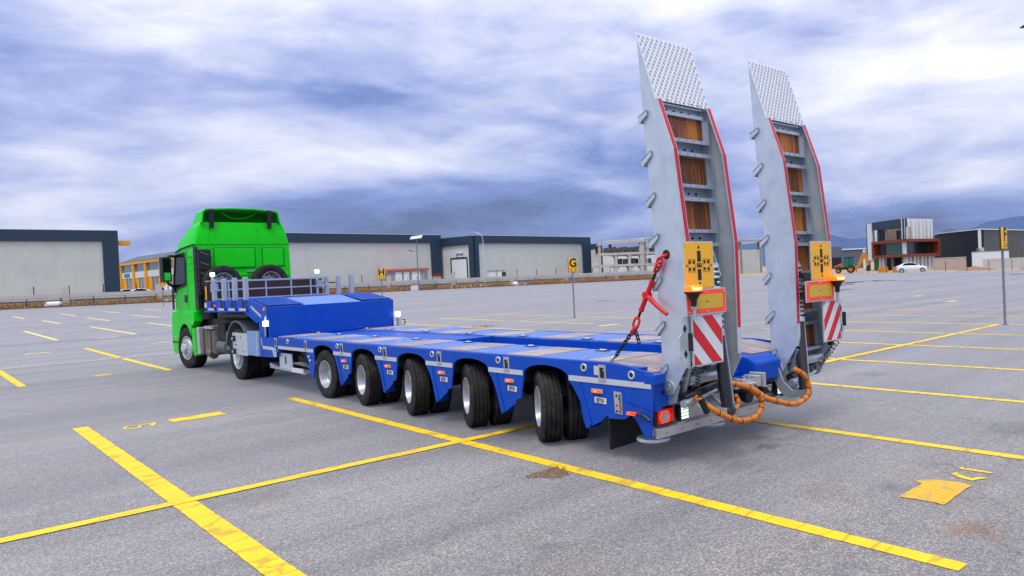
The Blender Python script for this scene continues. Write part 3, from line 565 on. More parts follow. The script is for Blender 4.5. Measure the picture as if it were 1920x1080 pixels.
# concrete frame building
fa = Fac((77.9, 81.0), (85.0, 77.6), 0.8); fb = Fac((85.0, 77.6), (124.0, 79.7), 0.8); g0 = 0.5
fr = empty('frame_building', fa.P(0, g0, 0), 'open concrete frame building with two floors of grey rings', 'building')
D0 = -8.0
for u, wd in ((0.12, 0.3), (2.9, 0.4), (5.3, 0.4), (fa.L-0.35, 0.7)):
    tp = 5.3 if 1 < u < 6 else 7.0
    fa.part('column', 'concrete_l', fr, u-wd/2, u+wd/2, g0, tp, -0.5, 0.0)
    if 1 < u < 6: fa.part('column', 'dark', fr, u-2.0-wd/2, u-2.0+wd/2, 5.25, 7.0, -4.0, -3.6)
    for zt in (4.9, 3.0):
        for s in (-1, 1):
            if 0 < u+s*0.9 < fa.L and u > 1: b = MB(); b.add([fa.P(u+s*wd/2, zt, -.05), fa.P(u+s*(wd/2+.5), zt, -.05), fa.P(u+s*wd/2, zt-.6, -.05), fa.P(u+s*wd/2, zt, -.45), fa.P(u+s*(wd/2+.5), zt, -.45), fa.P(u+s*wd/2, zt-.6, -.45)], [(0, 1, 2), (3, 5, 4), (0, 3, 4, 1), (1, 4, 5, 2), (2, 5, 3, 0)]); b.build('haunch', 'concrete', fr)
for z0, z1 in ((4.9, 5.28), (3.0, 3.36)):
    fa.part('floor_slab', 'concrete_l', fr, 0.27, fa.L, z0, z1, -3.5, 0.05); fb.part('floor_slab', 'concrete_l', fr, 0.1, 7.5, z0, z1, D0, 0.05)
b = MB(); b.add([fa.P(-0.3, 6.7, 0.15), fa.P(4.4, 7.45, 0.15), fa.P(fa.L+.1, 7.4, 0.15), fa.P(fa.L+.1, 6.85, 0.15), fa.P(4.4, 6.85, .15), fa.P(-0.3, 6.55, .15)]+[fa.P(-0.3, 6.7, -.5), fa.P(4.4, 7.45, -.5), fa.P(fa.L+.1, 7.4, -.5), fa.P(fa.L+.1, 6.85, -.5), fa.P(4.4, 6.85, -.5), fa.P(-0.3, 6.55, -.5)], [(0, 1, 2, 3, 4, 5), (11, 10, 9, 8, 7, 6)]+[(i, (i+1) % 6, 6+(i+1) % 6, 6+i) for i in range(6)]); b.build('gable_beam', 'concrete_l', fr)
fb.part('eaves_beam', 'white_clad', fr, 0, fb.L, 7.0, 7.45, -0.6, 0.12)
fb.part('roof_sheet', 'wpaint', fr, 0, fb.L, 7.45, 7.6, -9, 0.3)
for u in (0.3, 7.6, 15.2, 22.8, 30.4, 37.9): fb.part('column', 'concrete', fr, u-0.3, u+0.3, g0, 7.0, -0.6, 0.0)
for i in range(11): fb.part('precast_panel', 'white_clad', fr, 15.5+i*2.1, 17.55+i*2.1, g0, 5.45, -0.3, -0.1)
def ring(c, r, h, lab):
    b = MB(); b.lathe_z([(r-.12, 0), (r, 0), (r, h), (r-.12, h), (r-.12, 0)], 20, (0, 0, 0)); o = b.build('concrete_ring', 'ringgrey'); o.location = c; return tag(o, lab, 'concrete ring', 'concrete rings stored in the frame building')
for i in range(9): ring(fa.P(1.55+i*0.72 if i < 9 else 0, 5.28, -1.2-(i % 2)*.5), 0.42, 0.85+0.08*((i*7) % 3), ('leftmost', 'second', 'third', 'fourth', 'fifth', 'sixth', 'seventh', 'eighth', 'rightmost')[i]+' grey concrete ring on the top floor, counted from the left')
for i in range(6): ring(fa.P(3.5+i*0.73, 3.36, -1.3-(i % 2)*.6), 0.42, 0.80+0.07*((i*5) % 3), ('leftmost', 'second', 'third', 'fourth', 'fifth', 'rightmost')[i]+' grey concrete ring on the middle floor, counted from the left')
for i in range(4): ring(fb.P(1.0+i*0.95, 5.28 if i % 2 else 3.36, -1.3), 0.42, 0.85, ('lower left', 'upper left', 'lower right', 'upper right')[i]+' grey concrete ring in the shaded side bay of the frame building')
# transformer kiosk
f = Fac((44.7, 90.3), (48.6, 86.7), 0.9)
ki = empty('transformer_kiosk', f.P(0, 0.7, 0), 'grey kiosk with white doors and red flat roof behind the wall', 'kiosk')
b = MB(); f.box(b, 0, f.L, 0.7, 3.55, -2.5, 0); b.build('body', 'kiosk', ki); f.part('roof', 'redroof', ki, -0.25, f.L+0.2, 3.62, 3.88, -2.7, 0.3)
for a, c in ((1.25, 2.15), (2.45, 3.3), (3.6, 4.75)): d = f.part('door', 'wpaint', ki, a, c, 0.7, 3.45, 0.0, 0.05); f.part('handle', 'ink', d, (a+c)/2, (a+c)/2+.1, 2.45, 2.6, 0.05, 0.09)
b = MB(); b.add([f.P(0.35, 2.0, .02), f.P(0.95, 2.0, .02), f.P(0.65, 3.1, .02), f.P(0.35, 2.0, .005), f.P(0.95, 2.0, .005), f.P(0.65, 3.1, .005)], [(0, 1, 2), (3, 5, 4), (0, 3, 4, 1), (1, 4, 5, 2), (2, 5, 3, 0)]); b.build('warning_mark', 'redroof', ki)
# white container behind wall
f = Fac((59.4, 87.4), (61.7, 85.2), 0.8)
co = empty('white_container', f.P(0, 0.6, 0), 'white box container standing before the right warehouse', 'container'); b = MB(); f.box(b, 0, f.L*0.85, 0.6, 3.1, -2, 0); b.build('body', 'wpaint', co); f.part('lid', 'kiosk', co, -0.1, f.L*0.87, 3.1, 3.2, -2.1, 0.1); f.part('frame', 'wirepost', co, f.L*.88, f.L, 0.6, 2.9, -1.5, 0)
for k in (0.8, 1.7): f.part('seam', 'kiosk', co, k, k+.03, 0.6, 3.1, 0.0, 0.02)
# lamps
lp = Vector((43.0, 78.9, gz(78.9))); t = empty('street_lamp', lp, 'tall solar street lamp on a slim grey pole by the wall', 'street lamp')
b = MB(); b.cyl(lp, lp+Vector((0, 0, 6.7)), 0.1, 0.06, 10); b.build('pole', 'post', t); b = MB(); b.obox(lp+Vector((0, 0, 6.85)), 1.5, 0.95, 0.07, (1, -1, .12), (0.5, 0.55, .35), Vector((1, -1, .12)).cross(Vector((.5, .55, .35)))); b.build('solar_panel', 'galv_l', t)
b = MB(); b.tube([lp+Vector((0, 0, 4.9)), lp+Vector((-.25, .2, 5.05)), lp+Vector((-.55, .5, 5.15))], 0.03, 6); b.tube([lp+Vector((0, 0, 4.9)), lp+Vector((.2, -.2, 5.0)), lp+Vector((.36, -.34, 5.1))], 0.025, 6); b.build('arm', 'post', t)
b = MB(); b.obox(lp+Vector((-.6, .55, 5.16)), 0.4, 0.2, 0.1, (-1, .95, .1), (.95, 1, 0), (0, 0, 1)); b.build('lamp_head', 'black', t)
o = MB().box(-.38, .38, -.3, .3, 0, .62); o.prism([(-.3, -.22), (.3, -.22), (.3, .22), (-.3, .22)], 'z', .62, .68); o = o.build('concrete_block', 'wpaint', bevel=.04); o.location = lp+Vector((-.55, .1, 0)); tag(o, 'white concrete block at the foot of the solar street lamp', 'block')
lp = Vector((52.9, 78.2, gz(78.2))); t = empty('street_lamp', lp, 'thin pale street lamp with curved top before the right warehouse', 'street lamp')
b = MB(); b.tube([lp, lp+Vector((0, 0, 6.3)), lp+Vector((-.05, .05, 6.9)), lp+Vector((-.3, .3, 7.35)), lp+Vector((-.75, .7, 7.6))], [0.06, 0.05, 0.045, 0.04, 0.035], 6); b.build('pole', 'galv_l', t); b = MB(); b.obox(lp+Vector((-.95, .9, 7.62)), 0.5, 0.2, 0.09, (-1, .95, .05), (.95, 1, 0), (0, 0, 1)); b.build('lamp_head', 'galv_l', t)
lp = Vector((83.6, 75.6, gz(75.6))); t = empty('street_lamp', lp, 'slim tall street lamp standing before the concrete frame building', 'street lamp')
b = MB(); b.tube([lp, lp+Vector((0, 0, 8.0)), lp+Vector((-.2, .2, 8.9)), lp+Vector((-.9, .8, 9.2))], [0.09, 0.06, 0.05, 0.045], 6); b.build('pole', 'galv_l', t); b = MB(); b.obox(lp+Vector((-1.2, 1.1, 9.2)), 0.7, 0.25, 0.1, (-1, .95, .05), (.95, 1, 0), (0, 0, 1)); b.build('lamp_head', 'galv_l', t)

# ------------------------------------------------------------------ modern three storey building
FL = Fac((114.5, 53.0), (108.9, 44.4), .4); FR = Fac((108.9, 44.4), (118.5, 43.5), .4); g0 = 0.2; ZT = 8.45
mo = empty('office_building', FR.P(0, g0, 0), 'three storey office with white fins and a rust brown framed balcony', 'building')
b = MB(); b.prism([(116.4, 52.4), (111.6, 45.3), (118.3, 44.7), (124, 55)], 'z', g0, ZT-.4); b.build('core', 'navy_d', mo)
FL.part('roof_fascia', 'navy', mo, 1.6, FL.L, 7.15, ZT, -0.6, 0.05)
FL.part('white_pier', 'wpaint', mo, 0.15, 1.45, 2.1, ZT-.2, -0.3, 0.12); FL.part('edge_pier', 'navy', mo, -0.1, 0.15, g0, ZT-.2, -0.3, 0.1)
for k in range(5): FL.part('green_window', 'wingreen', mo, 1.5, 2.2, 2.6+k*0.92, 3.42+k*.92, -0.5, -0.1)
FL.part('white_panel', 'wpaint', mo, 2.3, 3.0, 5.2, 7.1, -0.3, 0.08); FL.part('navy_panel', 'navy', mo, 3.05, 3.55, 5.2, 7.1, -0.3, 0.06)
FL.part('terrace_wall', 'brick', mo, 3.6, FL.L-0.4, 5.2, 7.1, -1.6, -1.4); FL.part('terrace_door', 'ink', mo, 6.2, 7.2, 5.2, 6.75, -1.4, -1.36); FL.part('terrace_pier', 'brick', mo, 4.1, 4.6, 5.2, 7.1, -1.4, -0.7); FL.part('corner_pier', 'navy', mo, FL.L-.4, FL.L, 5.2, 7.15, -.4, 0.04)
for k in range(8):
    a = 0.1+k*1.19; FR.part('white_fin', 'wpaint', mo, a, a+(0.82 if k % 2 == 0 else .6), 5.1, ZT, -0.6, 0.1); FR.part('white_fin', 'wpaint', mo, a+.05, a+(0.82 if k % 2 == 0 else .6), g0, 2.5, -0.6, 0.1)
FR.part('fin_backing', 'navy', mo, 0, FR.L, 5.0, ZT-.05, -0.65, -0.45); FR.part('fin_backing', 'navy', mo, 0, FR.L, g0, 2.5, -0.65, -0.45)
# brown balcony frame wraps the corner
for F_, u0, u1 in ((FL, 2.3, FL.L+0.75), (FR, -0.75, FR.L+0.4)):
    F_.part('brown_frame', 'brown', mo, u0, u1, 4.75, 5.2, -0.6, 0.75); F_.part('brown_frame', 'brown', mo, u0, u1, 2.42, 2.85, -0.6, 0.752)
FL.part('brown_frame', 'brown', mo, 2.3, 2.85, 2.85, 4.75, -0.6, 0.74); FR.part('brown_frame', 'brown', mo, FR.L-.1, FR.L+.38, 2.85, 4.75, -0.6, 0.74)
for k in range(5): FL.part('green_window', 'wingreen', mo, 4.6+k*1.05, 5.6+k*1.05, 2.85, 4.75, -0.55, -0.45)
FL.part('white_pier', 'wpaint', mo, FL.L-.15, FL.L+.25, 2.85, 4.75, -.2, 0.3)
for k in range(6): FR.part('dark_window', 'windark', mo, 0.5+k*1.5, 1.94+k*1.5, 2.85, 4.75, -0.35, -0.2)
FL.part('ground_glass', MT['greenleaf'], mo, 1.2, 3.0, g0, 2.4, -0.5, -0.3)
for u in (3.4, 4.3, 7.2): FL.part('ground_pier', 'wpaint' if u < 5 else 'navy', mo, u-.25, u+.3, g0, 2.42, -0.5, 0.0)
FL.part('shutter', 'brick', mo, 5.0, 6.6, g0, 2.42, -1.2, -1.0)
# dark hall on the right
HL = Fac((129.3, 47.2), (121.9, 37.6), .3); HR = Fac((121.9, 37.6), (152.0, 36.9), .3)
ha = empty('dark_hall', HR.P(0, g0, 0), 'dark grey and black clad hall at the far right', 'building')
b = MB(); b.prism([(129.3, 47.5), (122.6, 38.6), (122.6, 37.8), (152, 37.2), (152, 60)], 'z', 0.1, 6.1); b.build('core', 'navy_d', ha)
HL.part('upper_cladding', 'navy_d', ha, 0, HL.L, 3.4, 6.3, -0.6, 0.05); HL.part('roof_edge', 'wpaint', ha, 0, HL.L+.1, 6.3, 6.45, -.6, 0.3); HR.part('roof_edge', 'wpaint', ha, -.1, HR.L, 6.3, 6.45, -.6, 0.3)
n_ = 27
for k in range(n_): HR.part('cladding_sheet', 'grey_clad', ha, .3+k*1.1, .3+k*1.1+1.08, 0.1, 6.3, -0.3, 0.04+.012*(k % 2))
HR.part('corner_strip', 'wpaint', ha, -.15, .28, 3.2, 6.3, -.3, .1); HL.part('corner_pier', 'concrete_l', ha, HL.L-.5, HL.L-.02, 0.1, 3.4, -.6, .1)
for u in (0.2, 3.2, 6.0, 8.6, 10.4): HL.part('pier', 'brick', ha, u, u+.7, 0.1, 3.4, -.6, 0.0)
HL.part('doorway', 'wpaint', ha, 1.0, 3.0, 2.6, 3.3, -.5, -.1); HL.part('orange_door', 'yellow', ha, 4.0, 5.0, .1, 3.1, -.5, -.1); HL.part('window', 'winblue', ha, 6.9, 8.4, .9, 3.1, -.5, -.2); HL.part('window', 'winblue', ha, 9.4, 10.3, .9, 3.0, -.5, -.2); HL.part('white_panel', 'wpaint', ha, 5.1, 5.9, .1, 3.1, -.5, -.1)
# slate shed
f = Fac((142.2, 74.9), (147.9, 69.4), .3); sh = empty('slate_shed', f.P(0, .2, 0), 'slate grey shed behind the yellow digger', 'building')
b = MB(); f.box(b, 0, 2.7, .2, 5.5, -12, 0); b.build('block', 'shed', sh); f.part('opening', 'navy_d', sh, .2, 2.5, .2, 3.2, -.1, 0.03); b = MB(); f.box(b, 2.75, f.L, .2, 4.75, -10, -0.2); b.build('wing', 'shed', sh); f.part('wing_roof', 'wpaint', sh, 2.75, f.L+.1, 4.75, 5.0, -10, 0.0); f.part('white_edge', 'wpaint', sh, f.L-.6, f.L-.1, .2, 4.7, -.2, -.1)
# yard walls and mounds at right
f = Fac((104.8, 37.4), (107.2, 34.8), .2); o = empty('block_wall', f.P(0, 0, 0), 'low bare block wall between office and hall', 'wall'); b = MB(); f.box(b, -1, f.L, .0, 1.9, -.2, 0); b.build('blockwork', 'brick', o); f.part('top_course', 'concrete_l', o, -1, f.L+.02, 1.9, 2.0, -.25, .05)
f = Fac((110.2, 35.0), (113.5, 31.0), .2); o = empty('white_hoarding', f.P(0, 0, 0), 'white hoarding panels standing before the dark hall', 'hoarding'); panels(f, o, 0, f.L, .0, 2.6, 'wpaint', 1.3, d=(-.1, 0)); f.part('rail', 'post', o, 0, f.L, 2.6, 2.72, -.12, .03)
f = Fac((106.0, 32.2), (112.0, 14.0), .2); o = empty('yard_wall', f.P(0, 0, 0), 'low pale concrete yard wall with white posts at right', 'wall')
for i in range(8): f.part('wall_panel', 'concrete_l', o, i*2.4, i*2.4+2.38, -.2, 1.55, -.2, 0)
for u in (5.2, 9.4, 13.6): f.part('white_post', 'wpaint', o, u, u+.5, 1.55, 2.3, -.35, .1)
def mound(c, rx, ry, h, m, lab):
    b = MB(); n, k = 26, 7; vs = [(c[0], c[1], c[2]+h)]
    for j in range(1, k+1):
        for i in range(n):
            t = 2*math.pi*i/n; r = j/k; q = 1+.25*noise.noise(Vector((3*math.cos(t), 3*math.sin(t), c[0]))); vs.append((c[0]+rx*r*q*math.cos(t), c[1]+ry*r*q*math.sin(t), c[2]-.1+h*(1-r**1.4)+.18*noise.noise(Vector((i*.7, j*.9, c[1])))*(1-r)))
    fs = [(0, 1+i, 1+(i+1) % n) for i in range(n)]+[(1+j*n+i, 1+j*n+(i+1) % n, 1+(j+1)*n+(i+1) % n, 1+(j+1)*n+i) for j in range(k-1) for i in range(n)]
    b.add(vs, fs); o = b.build('soil_mound', m, smooth=True); return tag(o, lab, 'mound')
mound((98.5, 18.5, .1), 4.0, 6.5, 1.7, 'mound', 'brown soil mound at right edge before the yard wall')
mound((99.0, 31.0, .2), 2.0, 2.6, .5, 'mound', 'low brown soil heap beside the white hoarding')
for i in range(12):
    p = Vector((93.2, 45.5-i*2.6, gz(45.5-i*2.6))); 
    if i == 0: fe2 = empty('post_fence', p, 'row of thin dark posts along the right edge of the lot', 'fence')
    b = MB(); b.cyl(p, p+Vector((0, 0, 1.35)), .035, n=6); b.build('post', 'wirepost', fe2)

# ------------------------------------------------------------------ mountains
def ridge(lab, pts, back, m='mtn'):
    b = MB(); n = len(pts); vs = []; ctr = Vector((-6, -4, 0)); K = 6
    for x, y, z in pts:
        p = Vector((x, y, 0)); d = (p-ctr).normalized()
        for k in range(K):
            tt = k/(K-1); q = p-d*back*(1-tt); zz = z*tt**0.8*(1+.10*noise.noise(Vector((x*.006, y*.006, k*.7)))*(0 if k in (0, K-1) else 1)); vs.append((q.x, q.y, zz-2))
        q = p+d*back; vs.append((q.x, q.y, -2))
    K1 = K+1
    b.add(vs, [(i*K1+k, (i+1)*K1+k, (i+1)*K1+k+1, i*K1+k+1) for i in range(n-1) for k in range(K)])
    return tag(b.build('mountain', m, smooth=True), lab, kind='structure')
def interp(pp, k=6):
    out_ = []
    for a, c in zip(pp[:-1], pp[1:]):
        for i in range(k): t = i/k; s_ = t*t*(3-2*t); z = a[2]+(c[2]-a[2])*s_; out_.append((a[0]+(c[0]-a[0])*t, a[1]+(c[1]-a[1])*t, z*(1+.015*noise.noise(Vector((a[0]*.01+t*3, 1, 2))))))
    return out_+[pp[-1]]
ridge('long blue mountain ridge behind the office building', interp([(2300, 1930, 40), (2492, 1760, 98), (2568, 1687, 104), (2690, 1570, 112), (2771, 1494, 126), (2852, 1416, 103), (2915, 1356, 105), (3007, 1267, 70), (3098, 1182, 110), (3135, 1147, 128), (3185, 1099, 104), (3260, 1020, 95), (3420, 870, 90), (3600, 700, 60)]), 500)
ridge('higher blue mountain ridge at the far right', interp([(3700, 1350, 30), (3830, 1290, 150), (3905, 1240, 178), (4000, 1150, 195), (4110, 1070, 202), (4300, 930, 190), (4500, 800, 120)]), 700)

# ------------------------------------------------------------------ parked white cars
def wheel_simple(r, wd, n=20):
    ty = MB().lathe_x([(-wd/2, r*.62), (-wd/2, r*.93), (-wd*.35, r), (wd*.35, r), (wd/2, r*.93), (wd/2, r*.62), (-wd/2, r*.62)], n).mesh('tyre', 'rubber')
    rm = MB().lathe_x([(-wd*.4, 0.001), (-wd*.46, r*.2), (-wd*.3, r*.3), (-wd*.42, r*.6), (-wd*.42, r*.65), (wd*.4, r*.65), (wd*.4, .001)], n).mesh('rim', 'rim'); return ty, rm
CT, CR_ = wheel_simple(0.32, 0.21)
def car(pos, head, lab, scale=1.0):
    # local: length along +Y (nose), built then rotated
    r = empty('parked_car', pos, lab, 'car')
    st = [(-2.12, .55, .62, .70), (-2.05, .35, .95, .78), (-1.6, .28, 1.02, .86), (-1.2, .26, 1.0, .88), (-0.4, .25, .98, .89), (.5, .25, .96, .89), (1.0, .26, .93, .88), (1.6, .28, .84, .85), (2.0, .32, .72, .75), (2.18, .42, .58, .62)]
    rings = []
    for y, z0, z1, h in st:
        rings.append([(-h*.93, y, z0), (h*.93, y, z0), (h, y, z0+.18), (h*1.0, y, z1-.12), (h*.92, y, z1), (-h*.92, y, z1), (-h, y, z1-.12), (-h, y, z0+.18)])
    MB().loft(rings).build('body', 'carwhite', r, local=True, auto=40)
    gr = []
    for y, z, h in ((-1.85, .98, .74), (-1.1, 1.33, .62), (-.35, 1.43, .60), (.25, 1.38, .61), (1.15, .92, .76)):
        zb = .93; gr.append([(-.80, y, zb-.05), (.80, y, zb-.05), (h, y, z-.04), (h*.85, y, z), (-h*.85, y, z), (-h, y, z-.04)])
    MB().loft(gr).build('greenhouse', 'carwhite', r, local=True, auto=40)
    for s in (-1, 1):
        b = MB(); b.add([(s*.792, -1.35, .97), (s*.785, .95, .95), (s*.64, .22, 1.33), (s*.63, -.35, 1.38), (s*.66, -1.0, 1.28)], [(0, 1, 2, 3, 4)]); b.build('side_window', 'glass', r, local=True, recalc=False)
        b = MB(); b.box(s*.66-.005, s*.80+.005, -.38, -.30, .95, 1.39); 
        b = MB(); b.obox((s*.62, 2.02, .66), .34, .2, .13, (1, 0, 0), (0, 1, 0), (0, 0, 1)); b.build('headlight', 'galv_l', r, local=True)
        b = MB(); b.obox((s*.62, -2.02, .80), .36, .14, .14, (1, 0, 0), (0, 1, 0), (0, 0, 1)); b.build('tail_light', 'tail', r, local=True)
        for y in (-1.33, 1.35):
            t = bpy.data.objects.new('wheel', CR_); COL.objects.link(t); t.parent = r; t.location = (s*.80, y, .32); t.rotation_euler = (0, 0, 0 if s < 0 else math.pi)
            q = bpy.data.objects.new('tyre', CT); COL.objects.link(q); q.parent = t
    b = MB(); b.add([(-.68, 1.06, .96), (.68, 1.06, .96), (.55, .29, 1.36), (-.55, .29, 1.36)], [(0, 1, 2, 3)]); b.build('windscreen', 'glass', r, local=True, recalc=False)
    r.rotation_euler = (0, 0, head); r.scale = (scale,)*3; return r
car((92.6, 36.6, gz(36.6)), math.atan2(-.385, -.923), 'white saloon car parked in front of the office building', 0.93)
car((22.3, 138.4, 1.55), R(96), 'white car half hidden behind the wall beside the navy warehouse', 1.0)
car((23.9, 137, 1.5), R(94), 'white car half hidden behind the wall before the showroom', 1.05)
# white van by the K sign, mostly hidden
p = Vector((24.9, 121.4, 1.0)); v = empty('white_van', p, 'white van with dark lettering behind the wall beside the sign K', 'van')
MB().loft([[(-.95, y, .35), (.95, y, .35), (.95, y, zt-.25), (.85, y, zt), (-.85, y, zt), (-.95, y, zt-.25)] for y, zt in ((-2.6, 2.15), (-2.5, 2.3), (.9, 2.3), (1.5, 1.9), (1.8, 1.25), (2.6, 1.05))]).build('body', 'carwhite', v, local=True, auto=40)
MB().box(-.96, .96, .75, 1.3, 1.25, 1.85).build('side_window', 'glass', v, local=True)
for s in (-1, 1):
    for y in (-1.6, 1.7):
        t = bpy.data.objects.new('wheel', CR_); COL.objects.link(t); t.parent = v; t.location = (s*.9, y, .32); t.rotation_euler = (0, 0, 0 if s < 0 else math.pi)
        q = bpy.data.objects.new('tyre', CT); COL.objects.link(q); q.parent = t
text('lettering', 'A', 1.1, 'inkblue', v, (-.98, .0-1.6, 1.55), (0, -1, 0), UP, .02, local=True)
v.rotation_euler = (0, 0, R(80))

# ------------------------------------------------------------------ yellow digger (side on, bucket left)
DX = Vector((.40, -.92, 0)).normalized(); DY = Vector((.92, .40, 0)).normalized()    # right in view, away
dp = Vector((96.2, 47.6, gz(47))); dg = empty('backhoe_digger', dp, 'yellow backhoe digger parked in front of the slate shed', 'digger')
def dq(u, d, z): q = dp+DX*u+DY*d; return (q.x, q.y, dp.z+z)
def dprism(name, poly, d0, d1, m, par=None):
    n = len(poly); b = MB(); b.add([dq(u, d0, z) for u, z in poly]+[dq(u, d1, z) for u, z in poly], [tuple(range(n)), tuple(range(n, 2*n))[::-1]]+[(i, (i+1) % n, n+(i+1) % n, n+i) for i in range(n)]); return b.build(name, m, par or dg)
dprism('chassis', [(-1.3, .5), (1.2, .5), (1.2, .9), (-1.3, .9)], -.5, .5, 'dark'); dprism('bonnet', [(-1.5, .8), (-.3, .8), (-.3, 1.45), (-.9, 1.42), (-1.45, 1.2)], -.45, .45, 'jcb')
cabn = dprism('cab', [(-.35, .9), (1.0, .9), (1.1, 1.5), (1.0, 2.25), (-.25, 2.25), (-.45, 1.5)], -.55, .55, 'wingreen'); dprism('cab_roof', [(-.4, 2.25), (1.1, 2.25), (1.05, 2.38), (-.3, 2.38)], -.6, .6, 'black', cabn); dprism('cab_pillar', [(.3, .9), (.4, .9), (.4, 2.25), (.3, 2.25)], -.57, .57, 'black', cabn)
dprism('loader_arm', [(-.6, 1.35), (-.4, 1.45), (-1.6, 1.15), (-2.35, .45), (-2.5, .5), (-1.7, .95)], -.62, -.5, 'jcb'); dprism('loader_arm', [(-.6, 1.35), (-.4, 1.45), (-1.6, 1.15), (-2.35, .45), (-2.5, .5), (-1.7, .95)], .5, .62, 'jcb')
dprism('bucket', [(-2.35, .55), (-2.2, .1), (-2.9, .05), (-2.75, .3), (-2.55, .6)], -.95, .95, 'jcb')
dprism('boom', [(1.1, .6), (1.6, .5), (2.5, 2.1), (2.75, 2.85), (2.3, 3.0), (1.95, 2.3)], -.16, .16, 'jcb'); dprism('dipper', [(2.25, 2.95), (2.75, 2.85), (3.2, 1.15), (2.8, .9)], -.12, .12, 'jcb'); dprism('rear_bucket', [(2.75, 1.0), (3.1, 1.05), (3.15, .5), (2.8, .15), (2.6, .4)], -.3, .3, 'dark'); dprism('stabiliser', [(1.15, .9), (1.4, .9), (1.5, .1), (1.25, .1)], -.9, -.75, 'jcb')
ang = math.atan2(DX.y, DX.x)-math.pi/2
for u, d, r in ((.55, -.75, .55), (.55, .75, .55), (-1.2, -.7, .38), (-1.2, .7, .38)):
    ty = MB().lathe_x([(-.2, r*.55), (-.2, r*.9), (-.14, r), (.14, r), (.2, r*.9), (.2, r*.55), (-.2, r*.55)], 22).mesh('tyre', 'rubber'); rm = MB().lathe_x([(-.17, .001), (-.19, r*.2), (-.1, r*.3), (-.18, r*.56), (.18, r*.56), (.1, .001)], 22).mesh('rim', 'jcb')
    t = place(rm, 'wheel', dg, dq(u, d, r), ang if d < 0 else ang+math.pi); q = bpy.data.objects.new('tyre', ty); COL.objects.link(q); q.parent = t
for i, (x, y, lab) in enumerate(((96.5, 42.3, 'yellow concrete barrier below the green ground glass'), (95.2, 39.6, 'yellow concrete barrier behind the white saloon car'))):
    b = MB(); b.prism([(-.75, 0), (.75, 0), (.7, .25), (.6, .75), (-.6, .75), (-.7, .25)], 'y', -.3, .3); o = b.build('yellow_barrier', 'jcb', bevel=.03); o.location = (x, y, gz(y)); o.rotation_euler = (0, 0, math.atan2(DX.y, DX.x)); tag(o, lab, 'barrier', 'yellow barriers before the office')

# ------------------------------------------------------------------ zone signs
def zone_sign(letter, x, y, hp, scale, lab, rot=0.06):
    z = gz(y); r = empty('zone_sign', (x, y, z), lab, 'sign', 'yellow letter signs on posts')
    H = 2.02*hp
    b = MB(); b.cyl((0, .03, 0), (0, .03, H+.12), .032, n=12); b.cyl((0, .03, 0), (0, .03, .02), .08, n=12); b.build('post', 'post', r, local=True)
    w_, h_ = .40*scale, .57*scale
    pl = MB().box(-w_/2, w_/2, -.045, 0, H, H+h_); pl = pl.build('plate', 'yplate', r, local=True, bevel=.012)
    b = MB(); b.box(-w_/2-.004, w_/2+.004, .0, .03, H-.004, H+h_+.004); b.build('back_box', 'ink', r, local=True)
    text('letter', letter, .50*scale, 'ink', pl, (0, -.047, H+h_*.64), (1, 0, 0), UP, .014*scale, local=True)
    b = MB(); b.box(-w_/2+.01, w_/2-.01, -.049, -.0455, H+h_*.255, H+h_*.27); b.build('crease', 'ink', pl, local=True)
    for s in (-1, 1): b = MB(); b.cyl((s*w_*.24, -.055, H+h_*.13), (s*w_*.24, -.04, H+h_*.13), .026*scale, n=10); b.build('bolt', 'ink', pl, local=True)
    r.rotation_euler = (0, 0, rot); return r
zone_sign('F', 15.09, 1.94, 1.0, 1.0, 'yellow sign F on a grey post at the right edge', 0.02)
zone_sign('G', 14.69, 18.47, .97, 1.0, 'yellow sign G on a grey post beyond the trailer', -.25)
zone_sign('H', 14.7, 35.2, .95, 1.05, 'yellow sign H on a grey post beside the red roofed kiosk', -.25)
zone_sign('K', 11.95, 71.4, .92, 1.3, 'yellow sign K on a grey post just below the cab mirror', -.1)
# street lamp whose head just enters at top right
lp = Vector((21.5, 1.75, 0)); t = empty('street_lamp', lp, 'tip of a dark lamp head entering at the upper right edge', 'street lamp')
b = MB(); b.tube([lp, lp+Vector((0, 0, 8.6)), lp+Vector((-.08, .12, 9.1)), lp+Vector((-.3, .45, 9.3))], [.08, .06, .05, .04], 8); b.build('pole', 'post', t)
b = MB(); b.prism([(-.45, 0), (.3, -.05), (.35, .08), (-.25, .1)], 'y', -.12, .12); o = b.build('lamp_head', 'black', t, local=True); o.location = (-.5, .78, 9.28); o.rotation_euler = (0, 0, R(-57))

# ================================================================== LOW LOADER TRAILER
XL, XR = -1.27, 1.33
def mx(x): return XL+XR-x
TR = empty('lowbed_trailer', (0.03, 4.5, 0), 'blue five axle low loader trailer with two raised steel ramps', 'trailer')
ZD = 0.93
AC = [7.13, 5.745, 4.35, 2.95, 1.535]          # wheel arch centres
# --- deck lanes
def lane(x0, x1):
    b = MB(); b.prism([(.62, .885), (9.46, .885), (9.46, ZD), (.62, ZD)], 'x', x0, x1); return b.build('deck_beam', 'blue', TR, bevel=.008)
IN_L, IN_R = -.36, .42
for x0, x1 in ((XL+.03, IN_L), (IN_R, XR-.03)):
    lane(x0, x1)
    b = MB(); b.prism([(.62, .78), (.62, ZD), (.02, .845), (.02, .70)], 'x', x0, x1); b.build('rear_slope', 'blue', TR, bevel=.006)
b = MB(); b.box(IN_L, IN_R, 4.75, 9.46, .70, ZD-.006); b.build('centre_plate', 'blue', TR)
b = MB(); b.box(IN_L, IN_R, .3, 4.75, .56, .64); b.build('trough_floor', 'blue', TR)
for x in (IN_L+.003, IN_R-.033):
    b = MB(); b.prism([(.62, .5), (4.75, .5), (4.75, ZD+.012), (.62, ZD+.012)], 'x', x, x+.03); b.build('trough_side', 'blue', TR, bevel=.005)
